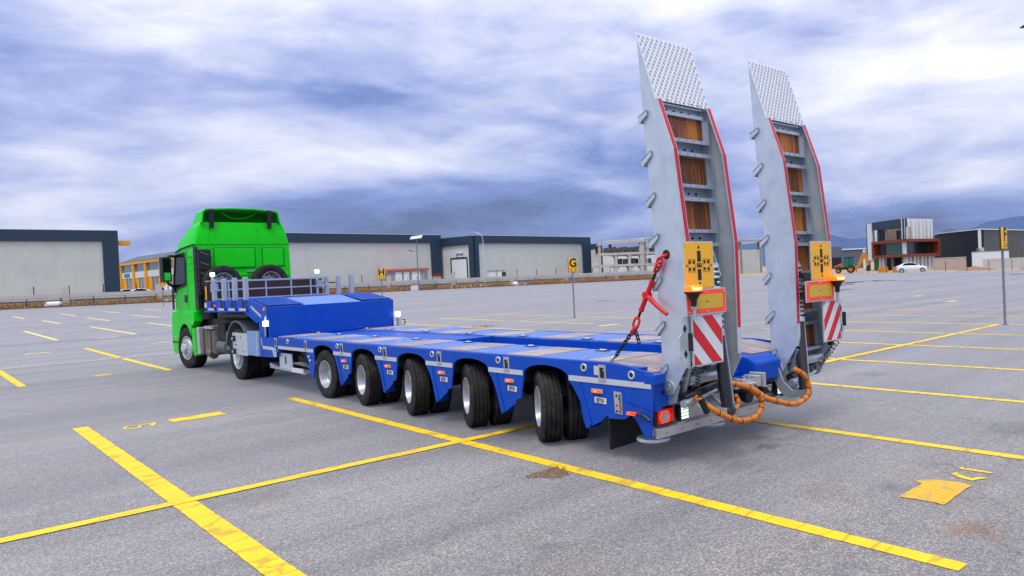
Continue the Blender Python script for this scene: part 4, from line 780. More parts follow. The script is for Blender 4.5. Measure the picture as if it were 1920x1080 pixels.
b = MB(); b.prism([(IN_L, .62), (IN_R, .62), (IN_R, .95), (IN_L, .95)], 'y', 4.72, 4.76); b.build('trough_end', 'blue', TR)
# planks and checker panels
PL = MB().box(-.066, .066, -.278, .278, 0, .022).mesh('plank', 'wood_deck'); PLR = MB().box(-.08, .08, -.25, .25, 0, .022).mesh('plank', 'wood_deck')
for lo, hi in ((XL+.09, IN_L-.02), (IN_R+.05, XR-.09)):
    for k in range(6):
        yc = 2.05+k*1.385; n = 6; st = (hi-lo)/n
        for i in range(n): o = place(PL, 'plank', TR, (lo+st*(i+.5), yc, ZD)); o.scale = (st/.137, 1, 1)
        b = MB(); b.box(lo-.01, hi+.01, yc-.283-.82, yc-.283, ZD-.002, ZD+.018); b.build('checker_panel', 'blue_deck', TR)
    n = 6; st = (hi-lo)/n
    for i in range(n):
        o = place(PLR, 'plank', TR, (lo+st*(i+.5), .80, ZD)); o.scale = (st/.165, .64, 1)
        o = place(PLR, 'plank', TR, (lo+st*(i+.5), .34, ZD-.035)); o.scale = (st/.165, 1.05, 1); o.rotation_euler = (R(8.2), 0, 0)
# lashing rings along inner edges
RG = MB(); RG.tube([(.024*math.cos(t), .045*math.sin(t), .004+.004*abs(math.sin(t))) for t in [2*math.pi*i/16 for i in range(16)]], .006, 6, True); RGM = RG.mesh('lashing_ring', 'wpaint', True)
RC = MB().box(-.06, .06, -.09, .09, 0, .002).mesh('ring_recess', 'navy')
for y in (1.45, 2.75, 4.15, 5.55, 6.9, 8.25, 9.15):
    for x in (IN_L-.1, IN_R+.11): place(RC, 'ring_recess', TR, (x, y, ZD+.0235)); place(RGM, 'lashing_ring', TR, (x, y, ZD+.026))
# --- side rails with arches
def arch_pts(c, up=True):
    pts = []
    for i in range(13):
        t = math.pi*i/12; pts.append((c+.375*math.cos(t), .735+.14*max(0, math.sin(t))**.75))
    return pts
def rail_poly():
    top = [(9.47, .925), (.62, .945), (.30, .925), (-.01, .865)]; bot = [(-.01, .735)]
    for c in AC[::-1]: bot += arch_pts(c)[::-1]
    return top+bot+[(9.47, .735)]
for xa, xb in ((XL, XL+.03), (XR-.03, XR)):
    b = MB(); b.prism(rail_poly(), 'x', xa, xb); b.build('side_rail', 'blue', TR, bevel=.004)
    s = -1 if xa < 0 else 1
    b = MB(); b.tube([((xa+xb)/2, y, z) for y, z in ((9.47, .925), (.62, .943), (.30, .925), (0.0, .868))], .016, 8); b.build('rub_rail', 'blue', TR, smooth=True)
    xo = XL-.004 if s < 0 else XR+.004; xi = XL+.001 if s < 0 else XR-.001
    ed = [9.47]+[e for c in AC for e in (c+.372, c-.372)]+[0.0]
    for a, c in zip(ed[::2], ed[1::2]):
        z0 = .738; b = MB(); lo_, hi_ = c+.012, a-.012
        if a > 9.4: lo_, hi_ = c+.012, 9.03
        b.prism([(lo_, z0), (hi_, z0), (hi_, z0+.056), (lo_, z0+.056)], 'x', min(xo, xi), max(xo, xi)); b.build('reflective_tape', 'tape', TR)
    # black wheel arch liners
    for c in AC:
        m = []; b = MB(); q = arch_pts(c); x_in = xb if s < 0 else xa; x_out = x_in+(.86 if s < 0 else -.86)
        pts = [(c+.385, .66)]+[(c+(y-c)*1.02, z+.004) for y, z in q]+[(c-.385, .66)]
        b.add([(x_in, y, z) for y, z in pts]+[(x_out, y, z) for y, z in pts], [(i, i+1, len(pts)+i+1, len(pts)+i) for i in range(len(pts)-1)]); b.build('arch_liner', 'black', TR, recalc=False)
    # fenders between the wheels
    th = .02*s
    def fend(poly, name='fender', d=0.0):
        b = MB(); xs_ = sorted((xa+.002 if s < 0 else xb-.002, (xa+.024 if s < 0 else xb-.024))); b.prism(poly, 'x', *xs_); o = b.build(name, 'blue', TR, bevel=.003); return o
    def lip(poly):
        b = MB(); x1_, x2_ = (xa+.004, xa+.17) if s < 0 else (xb-.004, xb-.17); n = len(poly); vs = []
        for y, z in poly: vs += [(x1_, y, z), (x2_, y-.03, z+.01), (x2_, y-.042, z+.01), (x1_, y-.014, z)]
        b.add(vs, [(i*4+j, i*4+(j+1) % 4, i*4+4+(j+1) % 4, i*4+4+j) for i in range(n-1) for j in range(4)]); b.build('fender_lip', 'blue', TR)
    for k in range(4):
        c, d = AC[k], AC[k+1]
        curve = [(c-.372, .735), (c-.44, .66), (c-.50, .55), (c-.54, .44), (c-.56, .36), (c-.595, .265)]
        fend(curve+[(c-.64, .275), (d+.53, .42), (d+.55, .445), (d+.44, .475), (d+.41, .60), (d+.372, .735)]); lip(curve)
        b = MB(); x1_, x2_ = (xa-.012, xa+.003) if s < 0 else (xb-.003, xb+.012); b.prism([(c-.50, .735), (c-.53, .735), (c-.665, .30), (c-.64, .285)], 'x', x1_, x2_); b.build('fender_fold', 'blue', TR, bevel=.003)
    c = AC[4]; curve = [(c-.372, .735), (c-.45, .66), (c-.54, .53), (c-.56, .40), (c-.575, .34), (c-.615, .262)]
    fend(curve+[(.70, .36), (.61, .43), (.59, .40), (.38, .415), (.29, .465), (.215, .415), (.13, .29), (.05, .265), (.0, .60), (-.01, .735)], 'rear_skirt'); lip(curve)
    b = MB(); x1_, x2_ = (xa-.012, xa+.003) if s < 0 else (xb-.003, xb+.012); b.prism([(c-.52, .735), (c-.55, .735), (c-.70, .32), (c-.67, .285)], 'x', x1_, x2_); b.build('fender_fold', 'blue', TR, bevel=.003)
    b = MB(); b.prism([(.36, .60), (.20, .575), (.0, .54), (0, .553), (.20, .588)], 'x', x1_+.004, x2_-.004); b.build('skirt_crease', 'blue', TR)
    fend([(7.505, .735), (7.49, .52), (7.56, .29), (7.62, .285), (7.70, .42), (7.78, .735)], 'front_skirt')
    # front lower box at the neck
    b = MB(); xs_ = (xa, xa+.25) if s < 0 else (xb-.25, xb); b.prism([(9.9, .93), (9.9, .55), (9.2, .57), (9.03, .70), (9.03, .735), (9.47, .735), (9.47, .93)], 'x', *xs_); b.build('neck_foot', 'blue', TR, bevel=.006)
    xf = xa-.003 if s < 0 else xb+.003
    b = MB(); b.prism([(9.80, .765), (9.28, .76), (9.28, .705), (9.80, .705)], 'x', min(xf, xf-s*.004), max(xf, xf-s*.004)); b.build('reflective_tape', 'tape', TR)
    b = MB(); b.prism([(9.86, .92), (9.835, .92), (9.80, .765), (9.83, .765)], 'x', min(xf, xf-s*.004), max(xf, xf-s*.004)); b.build('reflective_tape', 'tape', TR)
xf = XL-.004
b = MB(); b.prism([(9.30, .745), (9.14, .74), (9.12, .59), (9.26, .59)], 'x', xf-.004, xf); st = b.build('data_label', 'white', TR)
for i in range(4): b = MB(); b.box(xf-.006, xf-.0035, 9.15, 9.24, .61+.034*i, .625+.034*i); b.build('print_line', 'post', st)
# round sockets, latches, markers, stickers on the near side
SOC = MB(); SOC.lathe_x([(-.012, .024), (-.018, .037), (-.014, .042), (0, .042)], 18); SOCM = SOC.mesh('socket', 'galv_l', True); SOCH = MB().lathe_x([(-.011, .0005), (-.011, .026)], 14).mesh('socket_hole', 'black')
for y in (8.57, 6.58, 5.19, 3.79, 2.36, .91, .25):
    z = .888 if y > .5 else .855; o = place(SOCM, 'socket', TR, (XL, y, z)); h = bpy.data.objects.new('socket_hole', SOCH); COL.objects.link(h); h.parent = o
    b = MB(); b.cyl((XL+.035, y, .90), (XL+.035, y, .952), .045, n=14) if y > .5 else b.box(XL+.035, XL+.13, y-.09, y+.09, .84, .925); b.build('socket_cap', 'blue', TR, bevel=.004)
for y in (9.14, 7.81, 6.44, 5.06, 3.63, 2.21, .65):
    b = MB(); b.box(XL-.007, XL, y-.052, y+.052, .78, .93); o = b.build('latch_plate', 'alu', TR, bevel=.004)
    b = MB(); b.prism([(y-.03, .80), (y+.025, .80), (y+.03, .90), (y-.032, .90), (y-.005, .875), (y-.03, .865)], 'x', XL-.010, XL-.006); b.build('latch_slot', 'black', o); b = MB(); b.box(XL-.012, XL-.006, y-.05, y+.05, .765, .785); b.build('latch_bar', 'galv', o)
for y in (6.36, 4.98, 3.58, 2.16, .73):
    b = MB(); b.box(XL-.012, XL, y-.075, y+.075, .643, .682); o = b.build('side_marker', 'galv_l', TR); b = MB(); b.box(XL-.034, XL-.011, y-.058, y+.06, .645, .681); b.build('marker_lens', 'amber', o, bevel=.006); b = MB(); b.cyl((XL-.037, y, .663), (XL-.033, y, .663), .009, n=10); b.build('marker_led', 'ledspot', o)
for y, z in ((6.32, .573), (4.93, .578), (3.54, .58), (2.12, .575), (.69, .573)):
    b = MB(); b.prism([(y+.085, z+.032), (y-.085, z+.024), (y-.078, z-.032), (y+.085, z-.028)], 'x', XL-.006, XL-.001); o = b.build('maker_label', 'white', TR); text('lettering', 'S|T|U', .050, 'ink', o, (XL-.0075, y, z-.002), (0, -1, 0.03), UP, .002, .0006)
b = MB(); b.prism([(.50, .68), (.395, .675), (.39, .46), (.49, .468)], 'x', XL-.007, XL-.001); o = b.build('function_plate', 'alu', TR)
text('lettering', 'Fumodlix', .05, 'ink', o, (XL-.0082, .418, .565), (0, .03, 1), (0, 1, 0), .001, .0006)
for z, m in ((.64, 'ink'), (.49, 'ink'), (.545, 'red')): b = MB(); b.cyl((XL-.012, .462, z), (XL-.006, .462, z), .012, n=12); b.build('plate_button', m, o)
b = MB(); b.prism([(.765, .915), (.70, .912), (.70, .82), (.765, .825)], 'x', XL-.006, XL); b.build('hook_label', 'tape', TR)
b = MB(); b.box(XL-.05, XL-.015, .245, .30, .478, .505); o = b.build('end_marker', 'amber', TR); b = MB(); b.box(XL-.05, XL-.015, .19, .246, .479, .506); b.build('end_marker_red', 'tailglow', o); b = MB(); b.tube([(XL-.03, .19, .492), (XL-.02, .10, .485), (XL-.005, .04, .44)], .016, 6); b.build('rubber_arm', 'black', o)
# mudflap
b = MB(); b.prism([(-1.25, .42), (-.72, .42), (-.72, .10), (-1.25, .085)], 'y', .60, .615); b.build('mudflap', 'black', TR); b = MB(); b.prism([(.75, .42), (1.30, .42), (1.30, .09), (.75, .09)], 'y', .60, .615); b.build('mudflap', 'black', TR)
# --- rear end
b = MB(); b.box(XL+.03, XR-.03, .01, .10, .56, .665); b.build('rear_beam', 'blue', TR, bevel=.006)
for x0, x1 in ((XL, XL+.15), (XR-.15, XR)): b = MB(); b.box(x0-.006, x1+.006, -.04, .10, .775, .872); b.build('corner_block', 'blue', TR, bevel=.012); b = MB(); b.box(x0+.035, x1-.02, .0, .11, .52, .774); b.build('corner_post', 'blue', TR, bevel=.006)
b = MB(); b.box(-1.24, 1.30, .062, .078, .345, .56); BU = b.build('bumper_plate', 'alu', TR)
b = MB(); b.prism([(.075, .365), (-.005, .35), (-.005, .262), (.03, .262), (.03, .335), (.075, .345)], 'x', -1.22, 1.28); b.build('bumper_ledge', 'alu', TR, bevel=.004)
for i in range(11): x = -1.1+i*.23; b = MB(); b.cyl((x, -.009, .305), (x, -.004, .305), .009, n=8); b.build('rivet', 'post', TR)
# blue boxes behind the ramps
for x0, x1, h in ((-.30, .40, .0),): 
    b = MB(); b.prism([(.62, .64), (.62, .93), (.48, .92), (.12, .70), (.12, .60)], 'x', x0+.02, x1-.02); b.build('trough_ramp', 'blue', TR)
b = MB(); b.prism([(.36, .70), (.36, .90), (.02, .86), (-.10, .80), (-.10, .60), (.1, .60)], 'x', .30, .78); b.build('hinge_housing', 'blue', TR, bevel=.02)
b = MB(); b.prism([(.36, .70), (.36, .90), (.05, .86), (.0, .80), (.0, .60), (.1, .60)], 'x', -.22, .0); b.build('hinge_housing', 'blue', TR, bevel=.02)
# support feet
for x, y in ((-1.06, .20), (-.17, .20)):
    b = MB(); b.lathe_z([(.001, .0), (.16, .0), (.165, .015), (.16, .03), (.001, .035)], 32, (x, y, .205)); o = b.build('support_foot', 'galv_l', TR, auto=40); b = MB(); b.cyl((x, y, .23), (x, y, .56), .045, n=14); b.build('foot_leg', 'galv', o, auto=40)
# tail lights
def tail(x0, x1, sgn):
    b = MB(); b.box(x0, x1, .02, .062, .375, .535); o = b.build('tail_light', 'black', TR, bevel=.01)
    b = MB(); b.box(x0+.03, x1-.005, .0, .025, .39, .525); b.build('red_lens', 'tail', o, bevel=.012)
    cx = x0+.115 if sgn < 0 else x1-.115; hx = [(cx-.072, .457), (cx-.045, .508), (cx+.04, .508), (cx+.068, .457), (cx+.04, .406), (cx-.045, .406)]
    b = MB(); b.tube([(x, -.004, z) for x, z in hx], .0065, 6, True); b.build('glow_ring', 'tailglow', o)
    b = MB(); b.prism([(cx+(x-cx)*.8, .457+(z-.457)*.8) for x, z in hx], 'y', -.004, .0); b.build('inner_lens', 'galv', o)
    return o
tail(-1.225, -.96, -1); tail(.96, 1.24, 1)
for x0 in (-.90, .80):
    b = MB(); b.box(x0, x0+.125, -.02, .05, .385, .525); o = b.build('reverse_lamp', 'black', TR, bevel=.012)
    for i in range(4): b = MB(); b.box(x0+.012, x0+.113, -.026, -.018, .398+i*.031, .421+i*.031); b.build('led_row', 'led', o)
    b = MB(); b.box(x0-.02, x0+.09, .0, .05, .345, .372); b.build('lamp_bracket', 'galv', o)
b = MB(); b.box(.55, .74, .0, .06, .43, .54); o = b.build('plate_box', 'black', TR); b = MB(); b.prism([(.60, .52), (.72, .52), (.72, .50), (.60, .50)], 'y', -.004, .001); b.build('label_strip', 'white', o); b = MB(); b.prism([(.63, .49), (.72, .49), (.69, .44)], 'y', -.004, .001); b.build('label_arrow', 'white', o)
# --- underbody
for x in (-.45, .38): b = MB(); b.box(x, x+.13, .9, 9.2, .42, .78); b.build('main_beam', 'dark', TR)
for c in (1.63, 3.03, 4.44, 5.85, 7.16): b = MB(); b.cyl((-.9, c, .40), (.96, c, .40), .07, n=12); b.box(-.5, .56, c-.12, c+.12, .42, .60); b.build('axle', 'dark', TR)
# --- wheels
def tyre_mesh(r, wd, name):
    h = wd/2; g = []
    for gx in (-.62, -.22, .22, .62): g += [(h*(gx-.065), r), (h*(gx-.05), r-.016), (h*(gx+.05), r-.016), (h*(gx+.065), r)]
    pr = [(-h*.80, r*.56), (-h*.93, r*.60), (-h*1.0, r*.72), (-h*1.02, r*.80), (-h*1.0, r*.88), (-h*.94, r*.94), (-h*.9, r*.965), (-h*.86, r*.985)]+[(-h*.80, r)]+g+[(h*.80, r), (h*.86, r*.985), (h*.94, r*.94), (h*1.02, r*.80), (h*.93, r*.60), (h*.80, r*.56)]
    me = MB().lathe_x(pr, 56).mesh(name, 'rubber'); me.shade_smooth(); me.set_sharp_from_angle(angle=R(38)); return me
def rim_mesh(r, wd, name, m, dish=1.0, bolts=8):
    h = wd/2; pr = [(-h*.90, r*.575), (-h*.98, r*.575), (-h*.98, r*.55), (-h*.80, r*.535), (-h*.2, r*.50), (h*.05*dish, r*.46), (h*.18*dish, r*.42), (h*.10*dish, r*.33), (h*.08*dish, r*.22), (-h*.25*dish, r*.20), (-h*.30*dish, r*.10), (-h*.30*dish, .001)]
    b = MB().lathe_x(pr, 48); b.lathe_x([(h*.9, r*.575), (h*.4, r*.5), (h*.2, .01)], 32)
    for i in range(bolts):
        t = 2*math.pi*i/bolts; b.cyl((h*.06*dish-.03, r*.275*math.cos(t), r*.275*math.sin(t)), (h*.1*dish, r*.275*math.cos(t), r*.275*math.sin(t)), .014, n=8)
    me = b.mesh(name, m); me.shade_smooth(); me.set_sharp_from_angle(angle=R(40)); return me
def hole_mesh(r, wd, dish=1.0, n=8):
    h = wd/2; b = MB()
    for i in range(n):
        t = 2*math.pi*(i+.5)/n; c = Vector((h*.135*dish-.006, r*.385*math.cos(t), r*.385*math.sin(t))); b.cyl(c-Vector((.006, 0, 0)), c+Vector((.02, 0, 0)), r*.05, n=10)
    return b.mesh('hand_holes', 'black')
TW, RW, HW = tyre_mesh(.395, .235, 'tyre'), rim_mesh(.395, .235, 'wheel', 'rim'), hole_mesh(.395, .235)
def put_wheel(meshes, root, pos, rz):
    ty, rm, ho = meshes; wv = place(rm, 'wheel', root, pos, rz); q = bpy.data.objects.new('tyre', ty); COL.objects.link(q); q.parent = wv; q.rotation_euler = (random.random()*6, 0, 0)
    if ho: q = bpy.data.objects.new('hand_holes', ho); COL.objects.link(q); q.parent = wv
    return wv
for yc, st in ((1.63, 31), (3.03, 24), (4.445, 18.5), (5.85, 11), (7.16, 0)):
    for side in (-1, 1):
        pv = Vector((-.985 if side < 0 else mx(-.985), yc, .395)); a = -R(st); dx = Vector((math.cos(a), math.sin(a), 0))
        for k in (-1, 1): put_wheel((TW, RW, HW), TR, pv+dx*(.145*k), a if k*side > 0 else a+math.pi) if False else put_wheel((TW, RW, HW), TR, pv+dx*(.145*k), a if k < 0 else a+math.pi)
# --- gooseneck
GN = [(9.48, .93), (9.48, 1.50), (10.41, 1.65), (13.1, 1.64), (13.1, 1.39), (10.61, 1.41), (9.95, 1.2), (9.9, .93)]
for x0, x1 in ((XL, XL+.03), (XR-.03, XR)):
    b = MB(); b.prism([(9.50, 1.50), (10.41, 1.64), (13.1, 1.63), (13.1, 1.39), (10.61, 1.41), (9.95, 1.20), (9.9, .93), (9.62, .93), (9.60, 1.16), (9.50, 1.30)], 'x', x0, x1); b.build('neck_side', 'blue', TR, bevel=.004)
    b = MB(); s = -1 if x0 < 0 else 1; xe = x0 if s < 0 else x1
    b.prism([(13.1, 1.385), (10.605, 1.40), (9.93, 1.195), (9.93, 1.21), (10.60, 1.425), (13.1, 1.41)], 'x', min(xe, xe+s*.04), max(xe, xe+s*.04)); b.build('neck_flange', 'blue', TR)
b = MB(); b.box(XL+.02, XR-.02, 9.47, 9.52, .93, 1.50); b.build('bulkhead', 'blue', TR, bevel=.01)
b = MB(); b.prism([(9.50, 1.455), (10.41, 1.60), (13.08, 1.59), (13.08, 1.40), (10.6, 1.42), (9.95, 1.2), (9.55, 1.2)], 'x', -.53, .60); b.build('neck_body', 'blue', TR)
b = MB(); b.prism([(9.49, 1.497), (10.41, 1.642), (10.41, 1.628), (9.49, 1.483)], 'x', -.55, .62); b.build('ramp_plate', 'blue_deck', TR)
b = MB(); b.box(XL+.03, XR-.03, 10.42, 13.08, 1.60, 1.625); b.build('neck_deck', 'blue', TR)
for i in range(9):
    t = (i+.5)/9; y = 9.52+t*1.05; z = 1.50+t*.145
    for x0, x1 in ((XL+.035, -.57), (.64, XR-.035)):
        b = MB(); b.prism([(y-.028, z+.012), (y-.028, z+.024), (y+.020, z+.032), (y+.020, z+.020)], 'x', x0, x1); b.build('grip_rib', 'blue', TR)
b = MB(); b.prism([(9.55, 1.20), (10.42, 1.42), (10.42, 1.40), (9.55, 1.18)], 'x', XL+.03, XR-.03); b.build('rib_gap_shade', 'navy_d', TR)  # dark sheet added below the ribs; its colour stands for shade in the gaps
for i in range(2): x = (-.42, .52)[i]; b = MB(); b.box(x-.07, x+.07, 9.40, 9.475, .95, .99); b.build('stop_block', 'blue', TR, bevel=.01)
# stake pockets, stakes
for s, xs in ((-1, XL), (1, XR)):
    for y in (12.62, 11.97, 11.31, 10.68):
        if s > 0 and y < 11: continue
        b = MB(); b.box(xs+(.0 if s < 0 else -.085), xs+(.085 if s < 0 else 0), y-.045, y+.045, 1.60, 2.09); b.build('stake', 'rail', TR, bevel=.008)
        b = MB(); xo = xs-.012 if s < 0 else xs+.012; b.box(min(xs, xo), max(xs, xo), y-.13, y-.10, 1.41, 1.63); b.box(min(xs, xo), max(xs, xo), y+.10, y+.13, 1.41, 1.63); b.build('pocket_rib', 'blue', TR)
        if s < 0:
            b = MB(); b.box(xs-.004, xs, y-.09, y+.09, 1.46, 1.60); b.build('pocket_recess', 'navy_d', TR)
            b = MB(); b.prism([(y-.20, 1.425), (y+.17, 1.425), (y+.2, 1.475), (y-.17, 1.475)], 'x', xs-.045, xs-.04); b.build('reflective_tape', 'tape', TR)
b = MB(); b.prism([(10.33, 1.53), (9.83, 1.35), (9.80, 1.295), (10.30, 1.475)], 'x', XL-.005, XL); b.build('reflective_tape', 'tape', TR)
b = MB(); b.cyl((XL-.02, 9.62, 1.455), (XL, 9.62, 1.455), .03, n=12); b.build('neck_marker', 'amber', TR); b = MB(); b.box(XL-.03, XL, 13.02, 13.1, 1.48, 1.59); b.build('front_marker', 'white', TR); b = MB(); b.box(XL-.02, XL, 12.45, 12.5, 1.5, 1.55); b.build('front_reflector', 'amber', TR)
# headboard and front railing
b = MB(); b.box(XL-.03, XR-.02, 12.90, 12.94, 1.63, 2.05); HB = b.build('headboard', 'board', TR); b = MB(); b.box(XL-.035, XR-.015, 12.89, 12.95, 2.05, 2.075); b.build('headboard_cap', 'rail', HB); b = MB(); b.box(XL-.05, XL-.03, 12.9, 12.94, 1.66, 1.95); b.build('headboard_edge', 'yplate', HB)
for z in (2.045, 1.86, 1.66): b = MB(); b.box(XL+.05, XR-.05, 12.55, 12.58, z-.014, z+.014); b.build('rail_bar', 'rail', TR)
for x in (-.95, -.62, -.15, .42, .88): b = MB(); b.box(x-.014, x+.014, 12.552, 12.582, 1.62, 2.044); b.build('rail_post', 'rail', TR)
for x in (-1.215, 1.12):
    b = MB(); b.cyl((x, 12.75, 1.65), (x, 12.75, 2.16), .028, n=10); o = b.build('lamp_mast', 'galv_l', TR); b = MB(); b.box(x-.042, x+.042, 12.70, 12.78, 2.16, 2.25); b.build('work_lamp', 'lamp', o, bevel=.015); b = MB(); b.box(x-.07, x+.07, 12.60, 12.68, 1.82, 2.0); b.build('mast_clamp', 'rail', o)
# bulkhead side lamps
for x, y in ((XL-.02, 9.56), (XR+.03, 9.42)):
    b = MB(); b.box(x-.05, x+.05, y-.06, y+.01, 1.14, 1.24); o = b.build('work_lamp', 'lamp', TR, bevel=.015); b = MB(); b.box(x-.008, x+.008, y, y+.02, .95, 1.13); b.build('lamp_stem', 'galv_l', o)
b = MB(); b.prism([(9.60, 1.30), (9.52, 1.34), (9.58, 1.22)], 'x', XL-.02, XL); b.build('lamp_bracket', 'wpaint', TR)
b = MB(); b.box(XR, XR+.06, 9.3, 9.42, .93, 1.12); b.build('bracket', 'galv_l', TR); b = MB(); b.tube([(XR+.1, 9.3, .96), (XR+.14, 9.3, 1.0), (XR+.14, 9.3, 1.06), (XR+.09, 9.3, 1.07)], .012, 6); b.build('hook', 'ink', TR)
# silver swing bracket beside the drive wheel
b = MB(); b.box(-1.315, -1.295, 10.50, 11.33, .54, .98); o = b.build('side_bracket', 'galv_l', TR, bevel=.004)
b = MB(); b.box(-1.31, -1.06, 9.90, 10.50, .56, 1.03); b.build('bracket_box', mat('pale_blue_panel', '#7f9fd0', .4, .2, .08), o, bevel=.006); b = MB(); b.box(-1.325, -1.30, 9.92, 9.96, .57, 1.0); b.build('bracket_edge', 'galv_l', o)
for z in (.86, .60):
    b = MB(); b.box(-1.35, -1.30, 11.16, 11.30, z-.05, z+.06); b.build('hinge', 'black', o); b = MB(); b.cyl((-1.365, 11.23, z), (-1.345, 11.23, z), .025, n=12); b.build('hinge_lamp', 'galv_l', o)
for y, z in ((10.85, .90), (11.2, .74), (11.1, .74), (10.75, .62)): b = MB(); b.cyl((-1.319, y, z), (-1.312, y, z), .018, n=8); b.build('bolt_hole', 'ink', o)
# wedge shaped support holder under the front deck
b = MB(); b.box(-1.215, -1.19, 8.58, 9.15, .345, .66); o = b.build('chock_holder', 'galv_l', TR, bevel=.006); b = MB(); b.box(-1.22, -1.212, 8.83, 8.88, .47, .60); b.build('slot', 'ink', o)
b = MB(); b.prism([(9.59, .45), (9.58, .36), (7.98, .33), (7.985, .36), (9.3, .40)], 'x', -1.23, -.9); b.build('chock_tray', 'galv', o); b = MB(); b.prism([(8.57, .52), (8.57, .42), (7.99, .36), (7.99, .43), (8.32, .52)], 'x', -1.0, -.95); b.build('chock_plate', 'galv_l', o); b = MB(); b.box(-1.236, -1.231, 8.05, 8.55, .345, .425); lbl = b.build('white_label', 'white', o)
b = MB(); b.cyl((-1.1, 8.4, .58), (-1.1, 7.95, .58), .07, n=14); b.box(-1.15, -1.05, 8.1, 8.3, .64, .72); b.build('air_valve', 'dark', TR); b = MB(); b.tube([(-1.15, 8.3, .66), (-1.18, 8.1, .55), (-1.16, 7.9, .48), (-1.17, 7.75, .58)], .012, 6); b.build('air_line', 'black', TR)
b = MB(); b.box(-1.18, -1.0, 7.86, 8.05, .62, .70); b.build('valve_knob', MT['inkblue'], TR)
for dz_, dy_ in ((0, 0), (.06, .05)): b = MB(); b.cyl((XL-.008, 7.66+dy_, .60+dz_), (XL, 7.66+dy_, .60+dz_), .022, n=12); b.build('gauge', 'white', TR)

# --- ramps
SPL = [(.2, 4.13), (-.01, 3.47), (-.18, 2.97), (-.28, 2.08), (-.27, .98), (-.06, .66), (.08, .64), (.05, .91), (.09, 2.18), (.17, 3.49)]
REAR = [(-.01, 3.47), (-.18, 2.97), (-.28, 2.08), (-.27, .98)]
def itp(tab, z):
    for (y0, z0), (y1, z1) in zip(tab[:-1], tab[1:]):
        if min(z0, z1) <= z <= max(z0, z1): return y0+(y1-y0)*(z-z0)/(z1-z0)
    return tab[0][0] if z > max(tab[0][1], tab[-1][1]) == tab[0][1] else tab[-1][0]
FRONT = [(.2, 4.13), (.17, 3.49), (.09, 2.18), (.05, .91), (.08, .64)]
FY = lambda z: itp(FRONT, z)
RY = lambda z: itp([(.2, 4.13)]+REAR, z)
def strip(mb, tab, zs, x0, x1, d0, d1):
    vs = []
    for z in zs:
        y = itp(tab, z); vs += [(x0, y+d0, z), (x1, y+d0, z), (x1, y+d1, z), (x0, y+d1, z)]
    n = len(zs); mb.add(vs, [(i*4+j, i*4+(j+1) % 4, i*4+4+(j+1) % 4, i*4+4+j) for i in range(n-1) for j in range(4)]+[(3, 2, 1, 0), tuple(range(4*n-4, 4*n))])
CH = [(3.335, 3.44), (2.94, 3.10), (2.50, 2.66), (2.06, 2.22), (1.62, 1.78), (1.18, 1.34), (.80, .92)]
DIA = leaf_mat('checker_diamond', ['#a9afbb', '#b4bac5', '#9fa5b1'])
